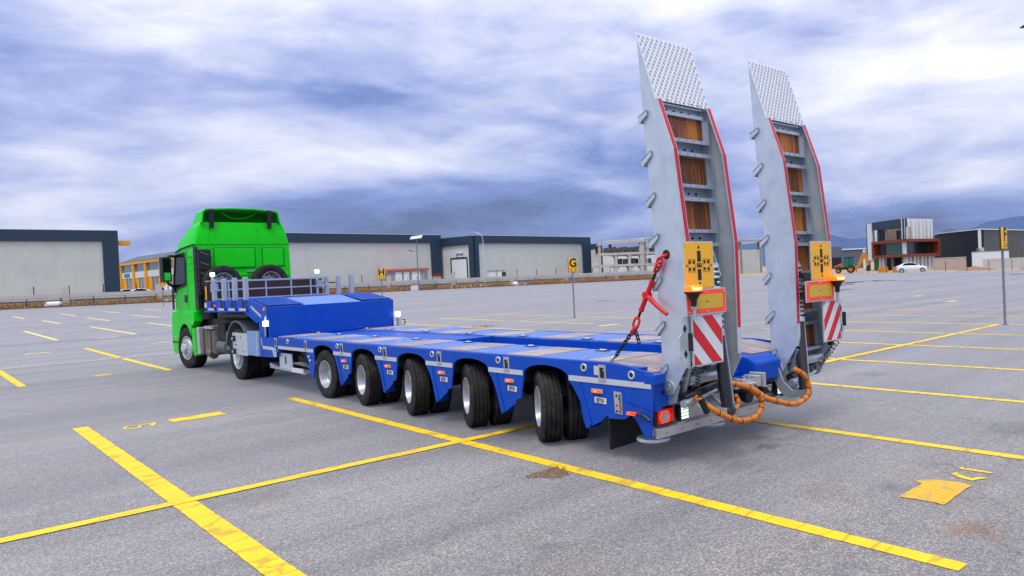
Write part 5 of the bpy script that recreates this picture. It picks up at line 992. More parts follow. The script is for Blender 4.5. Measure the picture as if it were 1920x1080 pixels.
def ramp(x0, x1, tape_l, tape_r, stiff, cyl_pts):
    b = MB(); b.prism(SPL, 'x', x0, x0+.014); b.prism(SPL, 'x', x1-.014, x1)
    rp = b.build('loading_ramp', 'galv_l', TR, bevel=.004)
    W = x1-x0
    for xa, xb, lim in ((x0, x0+.068, tape_l), (x1-.068, x1, tape_r)):
        b = MB(); strip(b, REAR, [3.47, 3.2, 2.97, 2.5, 2.08, 1.5, .98], xa, xb, -.012, -.002); b.build('flange', 'galv_l', rp)
        zz = [z for z in (3.46, 3.2, 2.97, 2.6, 2.3, 2.08, 1.7, 1.4) if z > lim]+[lim]
        b = MB(); strip(b, REAR, zz, xa+.011, xb-.010, -.0155, -.0125); b.build('red_tape', 'redtape', rp)
    # chequered top plate with raised diamonds
    b = MB(); b.prism([(.205, 4.14), (-.012, 3.45), (-.004, 3.45), (.212, 4.13)], 'x', x0-.004, x1+.004); b.build('checker_plate', 'plate_w', rp)
    b = MB(); dv = Vector((0, .217, .69)).normalized(); nv = Vector((0, -dv.z, dv.y)); o0 = Vector((x0, -.012, 3.45)); Ls = .72
    for r in range(19):
        for c in range(12):
            cx = (c+(.5 if r % 2 else 0)+.35)*W/12.3; cy = (r+.6)*Ls/17.3
            if cx > W-.02 or cy > .70: continue
            p = o0+Vector((cx, 0, 0))+dv*cy+nv*.0035; ex, ey = Vector((W/12.3*.27, 0, 0)), dv*(Ls/17*.60); tl = ex*.5
            b.add([p-ey, p+ex, p+ey, p-ex, p+nv*.003], [(0, 1, 4), (1, 2, 4), (2, 3, 4), (3, 0, 4)])
    tag(b.build('tread_diamonds', DIA, rp), kind='stuff')
    for i in range(7): z = 3.5+i*.0; p = o0+Vector((W*(i+.5)/7, 0, 0))+dv*.02+nv*.004; b = MB(); b.cyl(p, p+nv*.004, .007, n=8); b.build('rivet', 'ink', rp)
    b = MB(); strip(b, FRONT, [3.47, 3.7, 3.95], x0+.014, x1-.014, -.02, -.005); b.build('front_skin', 'galv', rp)
    # tread bars whose ends stick out past the side plates
    for y1_, z1_, y2_, z2_ in ((.18, 3.27, .10, 3.37), (.16, 2.85, .07, 2.98), (.13, 2.45, .05, 2.58), (.11, 2.07, .03, 2.19), (.09, 1.65, .02, 1.78), (.08, 1.22, .0, 1.36), (.06, .81, -.01, .95)):
        b = MB()
        for xa, xb in ((x0-.028, x0), (x1, x1+.02)): b.prism([(y1_+.02, z1_-.02), (y1_+.02, z1_+.05), (y2_-.01, z2_), (y2_-.01, z2_-.05)], 'x', xa, xa+.008); b.prism([(y1_+.02, z1_+.042), (y2_-.01, z2_-.008), (y2_-.01, z2_), (y1_+.02, z1_+.05)], 'x', xa, xb)
        b.bar((x0-.0, y1_+.02, z1_+.02), (x1+.0, y1_+.02, z1_+.02), .02, .06); b.build('tread_bar', 'galv_l', rp)
    # channels
    sl = MB()
    for z0, z1 in CH:
        f0, f1 = FY(z0), FY(z1); b = MB(); dp_ = -.215 if z0 < 3.2 else -.16
        b.prism([(f0-.02, z0), (f0+dp_, z0), (f0+dp_, z0+.014), (f0-.11, z0+.014), (f1-.11, z1-.014), (f1+dp_, z1-.014), (f1+dp_, z1), (f1-.02, z1)], 'x', x0+.016, x1-.10)
        b.prism([(f0-.02, z0), (f0+dp_+.02, z0), (f1+dp_+.02, z1), (f1-.02, z1)], 'x', x1-.10, x1-.09); b.box(x1-.09, x1-.014, f0-.11, f0-.10, z0, z1)
        b.prism([(f0+dp_, z0-.004), (f0+dp_-.006, z0-.004), (f0+dp_-.006, z0+.030), (f0+dp_, z0+.030)], 'x', x0+.016, x1-.10); b.prism([(f1+dp_, z1-.032), (f1+dp_-.006, z1-.032), (f1+dp_-.006, z1), (f1+dp_, z1)], 'x', x0+.016, x1-.10) if z0 < 3.2 else None
        b.build('channel', 'galv', rp)
        for k in range(5):
            xx = x0+.10+k*(W-.25)/5; zc_ = (z0+z1)/2; yc_ = (f0+f1)/2-.112; sl.prism([(xx-.03, zc_), (xx, zc_+.013), (xx+.03, zc_), (xx, zc_-.013)], 'y', yc_-.003, yc_)
            if z0 < 3.2: sl.cyl((xx+.02, f1+dp_-.008, z1-.016), (xx+.02, f1+dp_-.004, z1-.016), .0065, n=6); sl.cyl((xx+.02, f0+dp_-.008, z0+.013), (xx+.02, f0+dp_-.004, z0+.013), .0065, n=6)
    tag(sl.build('slot_holes', 'ink', rp), kind='stuff')
    # wooden boards between channels
    bays = [(CH[i+1][1], CH[i][0]) for i in range(len(CH)-1)]
    for z0, z1 in bays:
        n = 5; st = (W-.03)/n
        for i in range(n):
            b = MB(); xa = x0+.015+i*st; ya, yb = FY(z0), FY(z1); b.add([(xa+.002, ya-.13, z0), (xa+st-.002, ya-.13, z0), (xa+st-.002, ya-.06, z0), (xa+.002, ya-.06, z0), (xa+.002, yb-.13, z1), (xa+st-.002, yb-.13, z1), (xa+st-.002, yb-.06, z1), (xa+.002, yb-.06, z1)], [(0, 3, 2, 1), (4, 5, 6, 7), (0, 1, 5, 4), (1, 2, 6, 5), (2, 3, 7, 6), (3, 0, 4, 7)]); b.build('wood_board', 'wood', rp)
        b = MB(); xs_ = x0+stiff*W; b.add([(xs_-.022, FY(z0)-.145, z0), (xs_+.022, FY(z0)-.145, z0), (xs_+.022, FY(z0)-.132, z0), (xs_-.022, FY(z0)-.132, z0), (xs_-.022, FY(z1)-.145, z1), (xs_+.022, FY(z1)-.145, z1), (xs_+.022, FY(z1)-.132, z1), (xs_-.022, FY(z1)-.132, z1)], [(0, 3, 2, 1), (4, 5, 6, 7), (0, 1, 5, 4), (1, 2, 6, 5), (2, 3, 7, 6), (3, 0, 4, 7)])
        b.add([(xs_+.018, FY(z0)-.19, z0), (xs_+.026, FY(z0)-.19, z0), (xs_+.026, FY(z0)-.132, z0), (xs_+.018, FY(z0)-.132, z0), (xs_+.018, FY(z1)-.19, z1), (xs_+.026, FY(z1)-.19, z1), (xs_+.026, FY(z1)-.132, z1), (xs_+.018, FY(z1)-.132, z1)], [(0, 3, 2, 1), (4, 5, 6, 7), (0, 1, 5, 4), (1, 2, 6, 5), (2, 3, 7, 6), (3, 0, 4, 7)]); b.build('stiffener', 'galv', rp)
    # hinge plates, pins and cross tubes
    for xx in (x0+.016, x1-.04):
        b = MB(); b.prism([(.10, .92), (-.03, .92), (-.13, .74), (-.08, .58), (.04, .55), (.11, .66)], 'x', xx, xx+.022); b.build('hinge_plate', 'galv', rp, bevel=.003)
    b = MB(); b.cyl((x0-.01, -.02, .73), (x1+.01, -.02, .73), .03, n=16); b.cyl((x0-.018, -.02, .73), (x0+.0, -.02, .73), .062, n=22); b.cyl((x0-.028, -.02, .73), (x0-.016, -.02, .73), .034, n=16); b.build('hinge_pin', 'galv', rp, auto=40)
    b = MB(); b.prism([(-.215, .80), (-.20, .83), (-.12, .815), (-.12, .75), (-.20, .745)], 'x', x0+.10, x1-.12); b.build('lower_crossbar', 'galv', rp, bevel=.006)
    b = MB(); b.bar((x0+.03, -.245, .96), (x0+.10, -.08, .62), .02, .09); b.build('hinge_strut', 'galv', rp); b = MB(); b.bar((x1-.03, -.245, .96), (x1-.08, -.08, .62), .02, .09); b.build('hinge_strut', 'galv', rp)
    b = MB(); b.cyl((x0+.02, -.16, .63), (x0+.50, -.16, .70), .05, .05, 14); b.tube([(x0+.50, -.16, .70), (x0+.58, -.16, .71)], [.055, .045], 14); b.build('slide_cylinder', 'blackp', rp, auto=40); b = MB(); b.cyl((x0+.10, -.235, .60), (x0+.46, -.225, .655), .018, n=10); b.cyl((x0-.02, -.20, .585), (x0+.12, -.20, .60), .04, n=10); b.build('slide_rod', 'galv', rp, auto=40)
    # claw shaped yokes
    p0 = Vector(cyl_pts[0])
    for dx_ in (-.085, .062):
        b = MB(); xx = p0.x+dx_; b.prism([(.0, .86), (-.07, .83), (-.115, .72), (-.16, .60), (-.27, .52), (p0.y-.045, p0.z+.04), (p0.y-.045, p0.z-.04), (p0.y+.04, p0.z-.045), (-.20, .43), (-.10, .50), (-.04, .62)], 'x', xx, xx+.022); b.build('yoke', 'galv', rp, bevel=.004)
    # hydraulic lift cylinder with coil spring
    p0, p1, p2 = (Vector(q) for q in cyl_pts)
    b = MB(); b.cyl(p0, p1, .056, n=20); b.lathe_x([(-.06, .0005), (-.06, .055), (.06, .055), (.06, .0005)], 20, tuple(p0)); b.build('lift_cylinder', 'blackp', rp, auto=40)
    b = MB(); b.cyl(p0+Vector((-.062, 0, 0)), p0+Vector((-.072, 0, 0)), .03, n=14); b.cyl(p1+(p1-p0).normalized()*-.02, p1+(p1-p0).normalized()*.03, .066, n=18); b.cyl(p0+Vector((.075, -.02, .06)), p1+Vector((.075, -.02, 0)), .009, n=6); b.build('cylinder_trim', 'galv', rp, auto=40)
    ax_ = (p2-p1); L_ = ax_.length; ax_.normalize(); a_ = ax_.orthogonal().normalized(); c_ = ax_.cross(a_); pts = []
    tn = 13
    for i in range(tn*10+1): t = 2*math.pi*i/10; pts.append(p1+ax_*(L_*i/(tn*10))+a_*(.054*math.cos(t))+c_*(.054*math.sin(t)))
    b = MB(); b.tube(pts, .0135, 6); b.build('coil_spring', 'galv_l', rp, smooth=True); b = MB(); b.cyl(p1, p2, .026, n=12); b.build('piston_rod', 'galv', rp, auto=40)
    b = MB(); q = p2
    for s in (-1, 1): b.prism([(q.y-.06, q.z-.10), (q.y+.05, q.z-.08), (q.y+.12, q.z+.22), (q.y+.06, q.z+.24)], 'x', q.x+s*.06-.007, q.x+s*.06+.007)
    b.cyl(q+Vector((-.075, 0, 0)), q+Vector((.075, 0, 0)), .03, n=12); b.build('top_bracket', 'galv', rp, bevel=.003)
    return rp
ramp(-1.05, -.22, 2.09, 1.24, .90, ((-.645, -.385, .48), (-.60, -.28, 1.2), (-.50, -.17, 1.86)))
RR_ = ramp(.83, 1.65, 1.22, 2.1, .90, ((.80, -.36, .50), (.985, -.22, 1.24), (1.075, -.15, 1.84))); RR_.scale = (1, 1, 1.03); RR_.location.z -= 2.3*.03

b = MB(); b.cyl((-1.0525, -.055, 1.985), (-1.049, -.055, 1.985), .045, n=16); b.build('hook_slot', 'ink', TR)
# --- marker boards at the rear
def clip(poly, x0, x1, z0, z1):
    for ax, lim, sg in ((0, x0, 1), (0, x1, -1), (1, z0, 1), (1, z1, -1)):
        o_ = []
        for i in range(len(poly)):
            a, c = poly[i], poly[(i+1) % len(poly)]; ia, ic = sg*(a[ax]-lim) >= 0, sg*(c[ax]-lim) >= 0
            if ia: o_.append(a)
            if ia != ic: t = (lim-a[ax])/(c[ax]-a[ax]); o_.append((a[0]+(c[0]-a[0])*t, a[1]+(c[1]-a[1])*t))
        poly = o_
        if not poly: return []
    return poly
def boards(xy, xr, xs, hand):
    # weight board
    x0, x1 = xy; z0, z1, y = 1.655, 2.08, -.345; cx, cz = (x0+x1)/2, (z0+z1)/2
    b = MB(); b.box(x0-.012, x1+.012, y, y+.012, z0-.01, z1+.01); o = b.build('weight_board', 'galv_l', TR); b = MB(); b.box(x0, x1, y-.003, y+.001, z0, z1); b.build('yellow_face', 'yplate', o)
    b = MB()
    def r_(a, c, d, e): b.box(a, c, y-.0055, y-.0028, d, e)
    r_(cx-.026, cx+.026, cz+.035, cz+.135); r_(cx-.026, cx+.026, cz-.135, cz-.035)
    for sx in (-1, 1):
        for i in (0, 1):
            for j in (-1, 1): xx = cx+sx*(.082+i*.055); r_(xx-.0145, xx+.0145, cz+j*.032-.0145, cz+j*.032+.0145)
        xx = cx+sx*.108; 
        for a in ((xx-.052, xx+.052, cz+.056, cz+.058), (xx-.052, xx+.052, cz-.058, cz-.056), (xx-.052, xx-.0505, cz-.056, cz+.056), (xx+.0505, xx+.052, cz-.056, cz+.056)): r_(*a)
        b.prism([(cx+sx*.195, cz), (cx+sx*.175, cz+.013), (cx+sx*.175, cz-.013)], 'y', y-.0055, y-.0028)
    for s in (-1, 1): b.prism([(cx-.016, cz+s*.162), (cx+.016, cz+s*.162), (cx, cz+s*.188)], 'y', y-.0055, y-.0028); r_(cx-.008, cx+.008, min(cz+s*.155, cz+s*.165), max(cz+s*.155, cz+s*.165))
    b.build('weight_print', 'ink', o); text('lettering', 'KG', .05, 'ink', o, (cx, y-.005, cz), (1, 0, 0), UP, .003, .0008)
    for sx in (-1, 1):
        for sz in (-1, 1): b = MB(); b.cyl((cx+sx*(x1-x0)*.45, y-.008, cz+sz*.195), (cx+sx*(x1-x0)*.45, y-.002, cz+sz*.195), .007, n=8); b.build('rivet', 'galv_l', o)
    # long vehicle board
    x0, x1 = xr; z0, z1, y = 1.425, 1.64, -.385
    b = MB(); b.box(x0-.01, x1+.01, y, y+.012, z0-.01, z1+.01); o = b.build('rear_marker_board', 'galv_l', TR); fr_ = MB(); fr_.box(x0, x1, y-.003, y+.001, z0, z1); fr_.build('red_border', 'orange_red', o); b = MB(); b.box(x0+.055, x1-.045, y-.005, y-.0029, z0+.042, z1-.042); b.build('yellow_field', 'yolive', o)
    b = MB(); cx = (x0+x1)/2; b.box(cx-.02, cx+.03, y-.0065, y-.0048, 1.53, 1.534); b.box(cx-.02, cx-.016, y-.0065, y-.0048, 1.52, 1.55); b.build('small_print', 'ink', o)
    for a, c in ((x0+.02, z0+.02), (x1-.02, z0+.02), (x0+.02, z1-.02), (x1-.02, z1-.02), (cx, z0+.018), (cx, z1-.018)): b = MB(); b.cyl((a, y-.008, c), (a, y-.002, c), .007, n=8); b.build('rivet', 'galv_l', o)
    b = MB(); mx0 = max(x0+.05, -1.0) if hand < 0 else x0+.05; b.box(mx0, x1-.05, y+.012, -.27, z0+.05, z0+.10); b.box(mx0, x1-.05, y+.05, -.27, z1+.04, z1+.10); b.build('board_mount', 'dark', o)
    # diagonal striped board
    x0, x1 = xs; z0, z1, y = .955, 1.405, -.365
    b = MB(); b.box(x0-.01, x1+.01, y, y+.012, z0-.012, z1+.012); o = b.build('striped_board', 'galv_l', TR); b = MB(); b.box(x0, x1, y-.003, y+.001, z0, z1); b.build('white_face', 'wpaint', o)
    dr_ = -1 if hand < 0 else 1; wdt = .152
    W_, PRD, OFF, DXH = ((.151, .31, -.171, .45) if hand < 0 else (.112, .235, .04, .365))
    for k in range(-4, 6):
        base = x0+OFF+k*PRD
        if dr_ < 0: poly = [(base, z1), (base+W_, z1), (base+W_+DXH, z0), (base+DXH, z0)]
        else: poly = [(base, z0), (base+W_, z0), (base+W_+DXH, z1), (base+DXH, z1)]
        poly = clip(poly, x0+.006, x1-.004, z0+.004, z1-.004)
        if len(poly) > 2: b = MB(); b.prism(poly, 'y', y-.0055, y-.0028); b.build('red_stripe', 'red', o)
    side = x0 if hand < 0 else x1; s = -1 if hand < 0 else 1
    b = MB(); b.prism([(side+s*.01, z0-.02), (side+s*.01, z1+.02), (side+s*.12, z1+.0), (side+s*.12, z1-.15), (side+s*.16, z1-.18), (side+s*.16, z0+.10), (side+s*.12, z0+.06), (side+s*.10, z0-.01)], 'y', y+.03, y+.04); b.build('board_bracket', 'galv_l', o)
    for zz in (1.30, 1.07): b = MB(); b.prism([(side+s*.075, zz+.04), (side+s*.05, zz), (side+s*.075, zz-.04), (side+s*.10, zz)], 'y', y+.026, y+.031); b.build('bracket_cutout', 'ink', o)
    b = MB(); b.cyl((side+s*.06, y-.02, 1.10), (side+s*.06, y-.02, 1.26), .022, n=12); b.build('gas_spring', 'black', o)
    b = MB(); b.box((x0+x1)/2-.03, (x0+x1)/2+.03, y, y+.05, z0-.06, z0-.012); b.build('lock_knob', 'black', o)
boards((-1.145, -.725), (-1.18, -.605), (-1.095, -.655), -1)
boards((1.09, 1.52), (.89, 1.485), (1.27, 1.65), 1)
def beacon(x, y):
    b = MB(); b.cyl((x, y, 1.38), (x, y, 1.50), .016, n=10); b.cyl((x-.03, y, 1.49), (x+.03, y, 1.49), .012, n=8); o = b.build('beacon_mount', 'galv', TR)
    b = MB(); b.lathe_z([(.001, 1.50), (.022, 1.50), (.03, 1.56), (.06, 1.61), (.085, 1.622), (.085, 1.635), (.001, 1.635)], 24, (x, y, 0)); b.build('beacon_base', 'black', o, auto=40)
    b = MB(); b.lathe_z([(.082, 1.635), (.086, 1.665), (.075, 1.69), (.04, 1.70), (.001, 1.702)], 24, (x, y, 0)); b.build('beacon_lens', 'beacon', o, smooth=True)
    b = MB(); b.lathe_z([(.001, 1.648), (.05, 1.65), (.055, 1.668), (.001, 1.672)], 20, (x-.02, y-.038, 0)); b.build('beacon_glow', 'beacon_core', o, smooth=True)
beacon(-1.14, -.43); beacon(1.49, -.43)
# --- hoses, coils, valve block
def smooth_path(pts, k=6):
    pts = [Vector(p) for p in pts]; out_ = []
    for i in range(len(pts)-1):
        p0, p1, p2, p3 = pts[max(i-1, 0)], pts[i], pts[i+1], pts[min(i+2, len(pts)-1)]
        for j in range(k):
            t = j/k; out_.append(.5*((2*p1)+(p2-p0)*t+(2*p0-5*p1+4*p2-p3)*t*t+(3*p1-p0-3*p2+p3)*t**3))
    return out_+[pts[-1]]
def hose(pts, r=.028):
    path = smooth_path(pts, 7); b = MB(); b.tube(path, [r*(1+.06*math.sin(i*1.9)) for i in range(len(path))], 12); o = b.build('hydraulic_hose', 'hose', TR, smooth=True)
    b = MB(); i = 4
    while i < len(path)-2:
        d = (path[i+1]-path[i]).normalized(); b.cyl(path[i]-d*.004, path[i]+d*.004, r*1.1, n=12); i += 6
    b.build('cable_tie', 'black', o)
hose([(-.50, -.30, .72), (-.41, -.40, .69), (-.25, -.44, .61), (-.17, -.45, .52), (-.18, -.45, .44), (-.27, -.45, .37), (-.43, -.45, .36), (-.61, -.45, .39), (-.80, -.44, .47), (-.93, -.38, .56), (-.95, -.25, .64)])
hose([(-.44, -.33, .60), (-.43, -.36, .54), (-.47, -.37, .48), (-.53, -.34, .45)], .022)
hose([(.55, -.40, .73), (.65, -.45, .66), (.70, -.47, .55), (.68, -.47, .45), (.60, -.46, .40), (.44, -.45, .38), (.26, -.43, .42), (.08, -.38, .48), (-.02, -.28, .55), (.0, -.18, .60)])
hose([(.0, -.22, .60), (.05, -.30, .53), (.13, -.32, .47), (.22, -.30, .45)], .026)
b = MB(); b.box(-.22, .30, -.19, -.06, .60, .665); b.box(.12, .19, -.22, -.05, .59, .70); b.box(.22, .27, -.23, -.05, .57, .72); b.box(-.12, -.06, -.21, -.05, .61, .69); o = b.build('valve_block', 'alu', TR, bevel=.006)
for x in (-.17, -.02, .06): b = MB(); b.cyl((x, -.19, .63), (x, -.26, .63), .02, n=10); b.cyl((x, -.15, .665), (x, -.15, .71), .018, n=10); b.build('fitting', 'galv', o)
b = MB(); b.cyl((.15, -.03, .475), (.15, -.10, .475), .075, n=18); b.box(.05, .25, -.03, .06, .42, .53); b.build('socket_plug', 'black', TR, bevel=.01)
def coil(path, turns, r=.022, tr=.0055):
    P_ = smooth_path(path, 12); n = turns*10; out_ = []
    for i in range(n+1):
        f_ = i/n*(len(P_)-1); k = min(int(f_), len(P_)-2); p = P_[k].lerp(P_[k+1], f_-k); d = (P_[k+1]-P_[k]).normalized(); a = d.orthogonal().normalized(); c = d.cross(a); t = 2*math.pi*i/10; out_.append(p+a*r*math.cos(t)+c*r*math.sin(t))
    b = MB(); b.tube(out_, tr, 6); b.build('coiled_cable', 'black', TR, smooth=True)
coil([(-1.09, -.385, .95), (-1.09, -.40, .87), (-1.10, -.40, .77), (-1.07, -.40, .66), (-1.02, -.40, .56)], 13)
b = MB(); b.cyl((-1.05, -.40, .63), (-.98, -.40, .52), .03, n=12); b.build('cable_plug', 'black', TR)
coil([(1.55, -.36, .92), (1.40, -.36, .83), (1.25, -.35, .755), (1.05, -.30, .66)], 9, .03)

# ================================================================== spare wheels on the neck
for x, lab in ((-.86, 'spare wheel behind the headboard on the left'), (.19, 'spare wheel behind the headboard on the right')):
    r = empty('spare_wheel', (x, 13.25, 1.63), lab, 'spare wheel', 'spare wheels on the neck'); t = put_wheel((TW, RW, HW), r, (x, 13.25, 2.02), R(90))

# ================================================================== red load binder with chain
LB = empty('load_binder', (-1.10, .62, .96), 'red ratchet load binder with black chain tying the ramp to the deck', 'load binder')
BX = -1.105
def yz(t): a, c = Vector((-.045, 1.965)), Vector((.375, 1.235)); q = a+(c-a)*t; return Vector((BX, q.x, q.y))
b = MB(); b.cyl(yz(.36), yz(.44), .022, n=14); b.cyl(yz(.30), yz(.70), .024, n=16); b.cyl(yz(.31), yz(.33), .028, n=16); b.cyl(yz(.67), yz(.69), .028, n=16); b.build('barrel', 'red', LB, auto=40)
b = MB(); b.cyl(yz(.20), yz(.30), .013, n=10); b.cyl(yz(.70), yz(.78), .013, n=10); b.build('screw_rod', 'chain', LB, auto=40)
h0 = yz(.49); b = MB(); b.cyl(h0+Vector((-.035, 0, 0)), h0+Vector((.035, 0, 0)), .035, n=16); b.tube([h0, h0+Vector((-.03, -.06, -.03)), h0+Vector((-.035, -.15, -.10)), h0+Vector((-.035, -.27, -.18))], [.018, .026, .022, .019], 10); b.build('handle', 'red', LB, auto=50)
def link(c, d, sd_, L, wd, r): 
    c, d = Vector(c), Vector(d).normalized(); sd_ = (Vector(sd_)-d*Vector(sd_).dot(d)).normalized(); pts = []
    for i in range(16): t = 2*math.pi*i/16; pts.append(c+d*((L/2-wd/2)*(1 if math.cos(t) > 0 else -1)+wd/2*math.cos(t))+sd_*(wd/2*math.sin(t)))
    return MB().tube(pts, r, 6, True)
dd = (yz(1)-yz(0)).normalized()
link(yz(.135), dd, (1, 0, 0.0), .10, .062, .013).build('end_link', 'red', LB, smooth=True); link(yz(.075), dd, (0, dd.z, -dd.y), .10, .06, .013).build('end_link', 'red', LB, smooth=True)
b = MB(); b.tube([yz(.04), yz(-.0), yz(-.02)+Vector((.05, -.01, 0)), yz(.0)+Vector((.10, -.02, -.0))], [.02, .018, .015, .012], 10); b.build('grab_hook', 'red', LB, smooth=True)
b = MB(); b.cyl(yz(.165), yz(.21), .018, .014, 10); b.cyl(yz(.77), yz(.81), .014, .02, 10); b.build('rod_eye', 'red', LB)
link(yz(.86), dd, (0, dd.z, -dd.y), .11, .065, .013).build('end_link', 'red', LB, smooth=True)
b = MB(); b.tube([yz(.90), yz(.95), yz(1.0)+Vector((0, -.005, -.01)), yz(1.03)], [.015, .02, .019, .008], 10); b.build('grab_hook', 'red', LB, smooth=True)
c0, c1 = yz(.955), Vector((-1.11, .625, .985)); n = 10; e = (c1-c0)/n
for i in range(n):
    sg = Vector((1, 0, 0)) if i % 2 else Vector((0, e.z, -e.y)); link(c0+e*(i+.5), e, sg, e.length*1.45, .034, .0065).build('chain_link', 'chain', LB, smooth=True)
for i in range(4):
    p = yz(.945)+Vector((0, -.02-.012*i, -.005-.036*i)); link(p, (0, -.25, -1), (1, 0, 0) if i % 2 else (0, 1, 0), .055, .034, .0065).build('chain_link', 'chain', LB, smooth=True)
b = MB(); b.tube([c1+Vector((0, 0, .01)), c1+Vector((-.01, .03, -.015)), c1+Vector((-.01, .07, -.035)), c1+Vector((-.01, .12, -.03))], [.014, .018, .016, .01], 8); b.build('deck_hook', 'galv_l', LB, smooth=True)

# ================================================================== GREEN TRACTOR
CX = -.02
TK = empty('tractor_truck', (CX, 13.3, 0), 'green tractor truck with black mirror coupled to the blue trailer', 'truck')
def rrect(hw, y0, y1, z, r, zf=None, n=4):
    pts = []
    for cx_, cy_, a0 in ((hw-r, y1-r, 0), (-hw+r, y1-r, 90), (-hw+r, y0+r*.35, 180), (hw-r, y0+r*.35, 270)):
        rr = r if a0 < 180 else r*.35
        cxx = cx_ if a0 < 180 else (math.copysign(hw-rr, cx_))
        for i in range(n+1): a = R(a0+90*i/n); pts.append((CX+cxx+rr*math.cos(a), cy_+rr*math.sin(a), z))
    return pts
RB = 14.25
prof = [(1.36, 1.125, 16.08), (1.42, 1.135, 16.12), (1.75, 1.135, 16.12), (2.2, 1.135, 16.06), (2.6, 1.13, 15.96), (2.93, 1.125, 15.80), (2.97, 1.115, 15.78), (3.10, 1.09, 15.68), (3.25, 1.05, 15.40), (3.38, 1.025, 15.05), (3.46, .985, 14.78), (3.49, .93, 14.62)]
rings = [rrect(hw, RB+(.0 if z < 3.3 else .02), yf, z, .22) for z, hw, yf in prof]
CAB = MB().loft(rings).build('cab', 'green', TK, auto=35)
# rear wall relief
def rp_(x0, x1, z0, z1, d0, d1, m='green', par=CAB, bev=.012, name='rear_panel'):
    b = MB(); b.box(x0, x1, RB-d1, RB-d0, z0, z1); return b.build(name, m, par, bevel=bev)
rp_(-.70, .22, 2.40, 2.86, -.004, .03); rp_(.42, .92, 2.42, 2.86, -.004, .03); rp_(-.80, 1.02, 2.18, 2.25, -.004, .02); rp_(-.30, .85, 2.02, 2.10, -.004, .02)
for x0, x1, z0, z1 in ((-.72, .24, 2.38, 2.88), (.40, .94, 2.40, 2.88)):
    b = MB(); b.tube([(x0, RB-.004, z0), (x1, RB-.004, z0), (x1, RB-.004, z1), (x0, RB-.004, z1)], .012, 6, True); b.build('panel_groove', 'green_dark', CAB)
b = MB(); b.box(CX-1.10, CX+1.10, RB-.012, RB, 2.135, 2.155); b.build('panel_groove', 'green_dark', CAB)
b = MB(); b.box(CX-1.12, CX+1.12, RB-.006, RB+.3, 2.945, 2.965); b.build('roof_seam', 'green_dark', CAB)
for x in (-.80, .32): rp_(x-.012, x+.012, 1.7, 3.40, -.004, .012, bev=.004, name='rear_rib')
for x in (-.52, .12): rp_(x-.11, x+.11, 2.26, 2.31, 0, .05, 'post', name='rear_handle')
# roof spoiler, hollow towards the rear
sp_o = [(-.975, 3.46), (-.93, 3.74), (-.86, 3.80), (-.3, 3.835), (.25, 3.83), (.78, 3.79), (.84, 3.73), (.885, 3.46)]
sp_i = [(-.935, 3.48), (-.90, 3.72), (-.85, 3.765), (-.3, 3.80), (.25, 3.795), (.76, 3.755), (.80, 3.71), (.845, 3.48)]
def rg(p, y, s=1.0, dz=0): return [(x*s, y, 3.46+(z-3.46)*dz) for x, z in p]
b = MB(); n = len(sp_o); r0, r1, r2_ = rg(sp_o, 14.20, 1, 1), rg(sp_o, 14.7, 1.0, .95), rg(sp_o, 15.25, .93, .25)
i0, i1, i2 = rg(sp_i, 14.20, 1, 1), rg(sp_i, 14.68, 1.0, .93), rg(sp_i, 15.15, .93, .2)
def skin(bm, *rs):
    vs = [p for r in rs for p in r]; k = len(rs[0]); bm.add(vs, [(i*k+j, i*k+j+1, (i+1)*k+j+1, (i+1)*k+j) for i in range(len(rs)-1) for j in range(k-1)])
skin(b, r0, r1, r2_); b.add(r0+i0, [(j, j+1, n+j+1, n+j) for j in range(n-1)]); SPO = b.build('roof_spoiler', 'green', TK, recalc=False, auto=35)
b = MB(); skin(b, i0, i1, i2); b.add(i2+[], [tuple(range(n))]); b.build('spoiler_lining', 'green_dark', SPO, recalc=False)
b = MB(); b.tube([(-.45+.12*i, 14.45+.02*i*(7-i)/3, 3.60+.012*(i-3.5)**2) for i in range(8)], .012, 6); b.build('spoiler_rib', 'green', SPO, smooth=True)
for x in (-.74, .60): b = MB(); b.prism([(14.16, 3.78), (14.19, 3.80), (14.22, 3.50), (14.235, 3.34), (14.20, 3.34), (14.18, 3.50)], 'x', x-.05, x+.05); b.build('spoiler_strut', 'black', SPO, bevel=.008)
# side of the cab: door, window, seams, handle
XS = CX-1.137
b = MB(); b.add([(XS-.004, 14.92, 2.02), (XS-.004, 15.80, 1.93), (XS-.006, 15.96, 2.02), (XS-.001, 15.72, 2.78), (XS-.001, 14.98, 2.80), (XS-.003, 14.90, 2.55)], [(0, 1, 2, 3, 4, 5)]); WN_ = b.build('side_window', 'glass', CAB, recalc=False)
b = MB(); b.tube([(XS-.006, 14.92, 2.02), (XS-.006, 15.80, 1.93), (XS-.008, 15.96, 2.02), (XS-.003, 15.72, 2.78), (XS-.003, 14.98, 2.80), (XS-.005, 14.90, 2.55)], .022, 6, True); b.build('window_seal', 'black', CAB)
for y in (14.82,): b = MB(); b.box(XS-.004, XS+.01, y-.008, y+.008, 1.42, 2.86); b.build('door_seam', 'green_dark', CAB)
b = MB(); b.tube([(XS+.0, 14.27, 2.955), (XS+.0, 15.2, 2.91), (XS+.005, 15.76, 2.84)], .018, 6); b.build('drip_rail', 'black', CAB)
for i in range(4): b = MB(); b.box(XS-.006, XS+.005, 14.40, 14.70, 2.22+i*.15, 2.25+i*.15); b.build('side_louvre', 'green', CAB, bevel=.004)
b = MB(); b.box(XS-.02, XS, 14.90, 15.08, 1.60, 1.78); b.build('door_handle', 'black', CAB, bevel=.01)
b = MB(); b.box(XS-.03, XS, 16.0, 16.1, 1.42, 1.95); b.build('corner_deflector', 'black', CAB, bevel=.01)
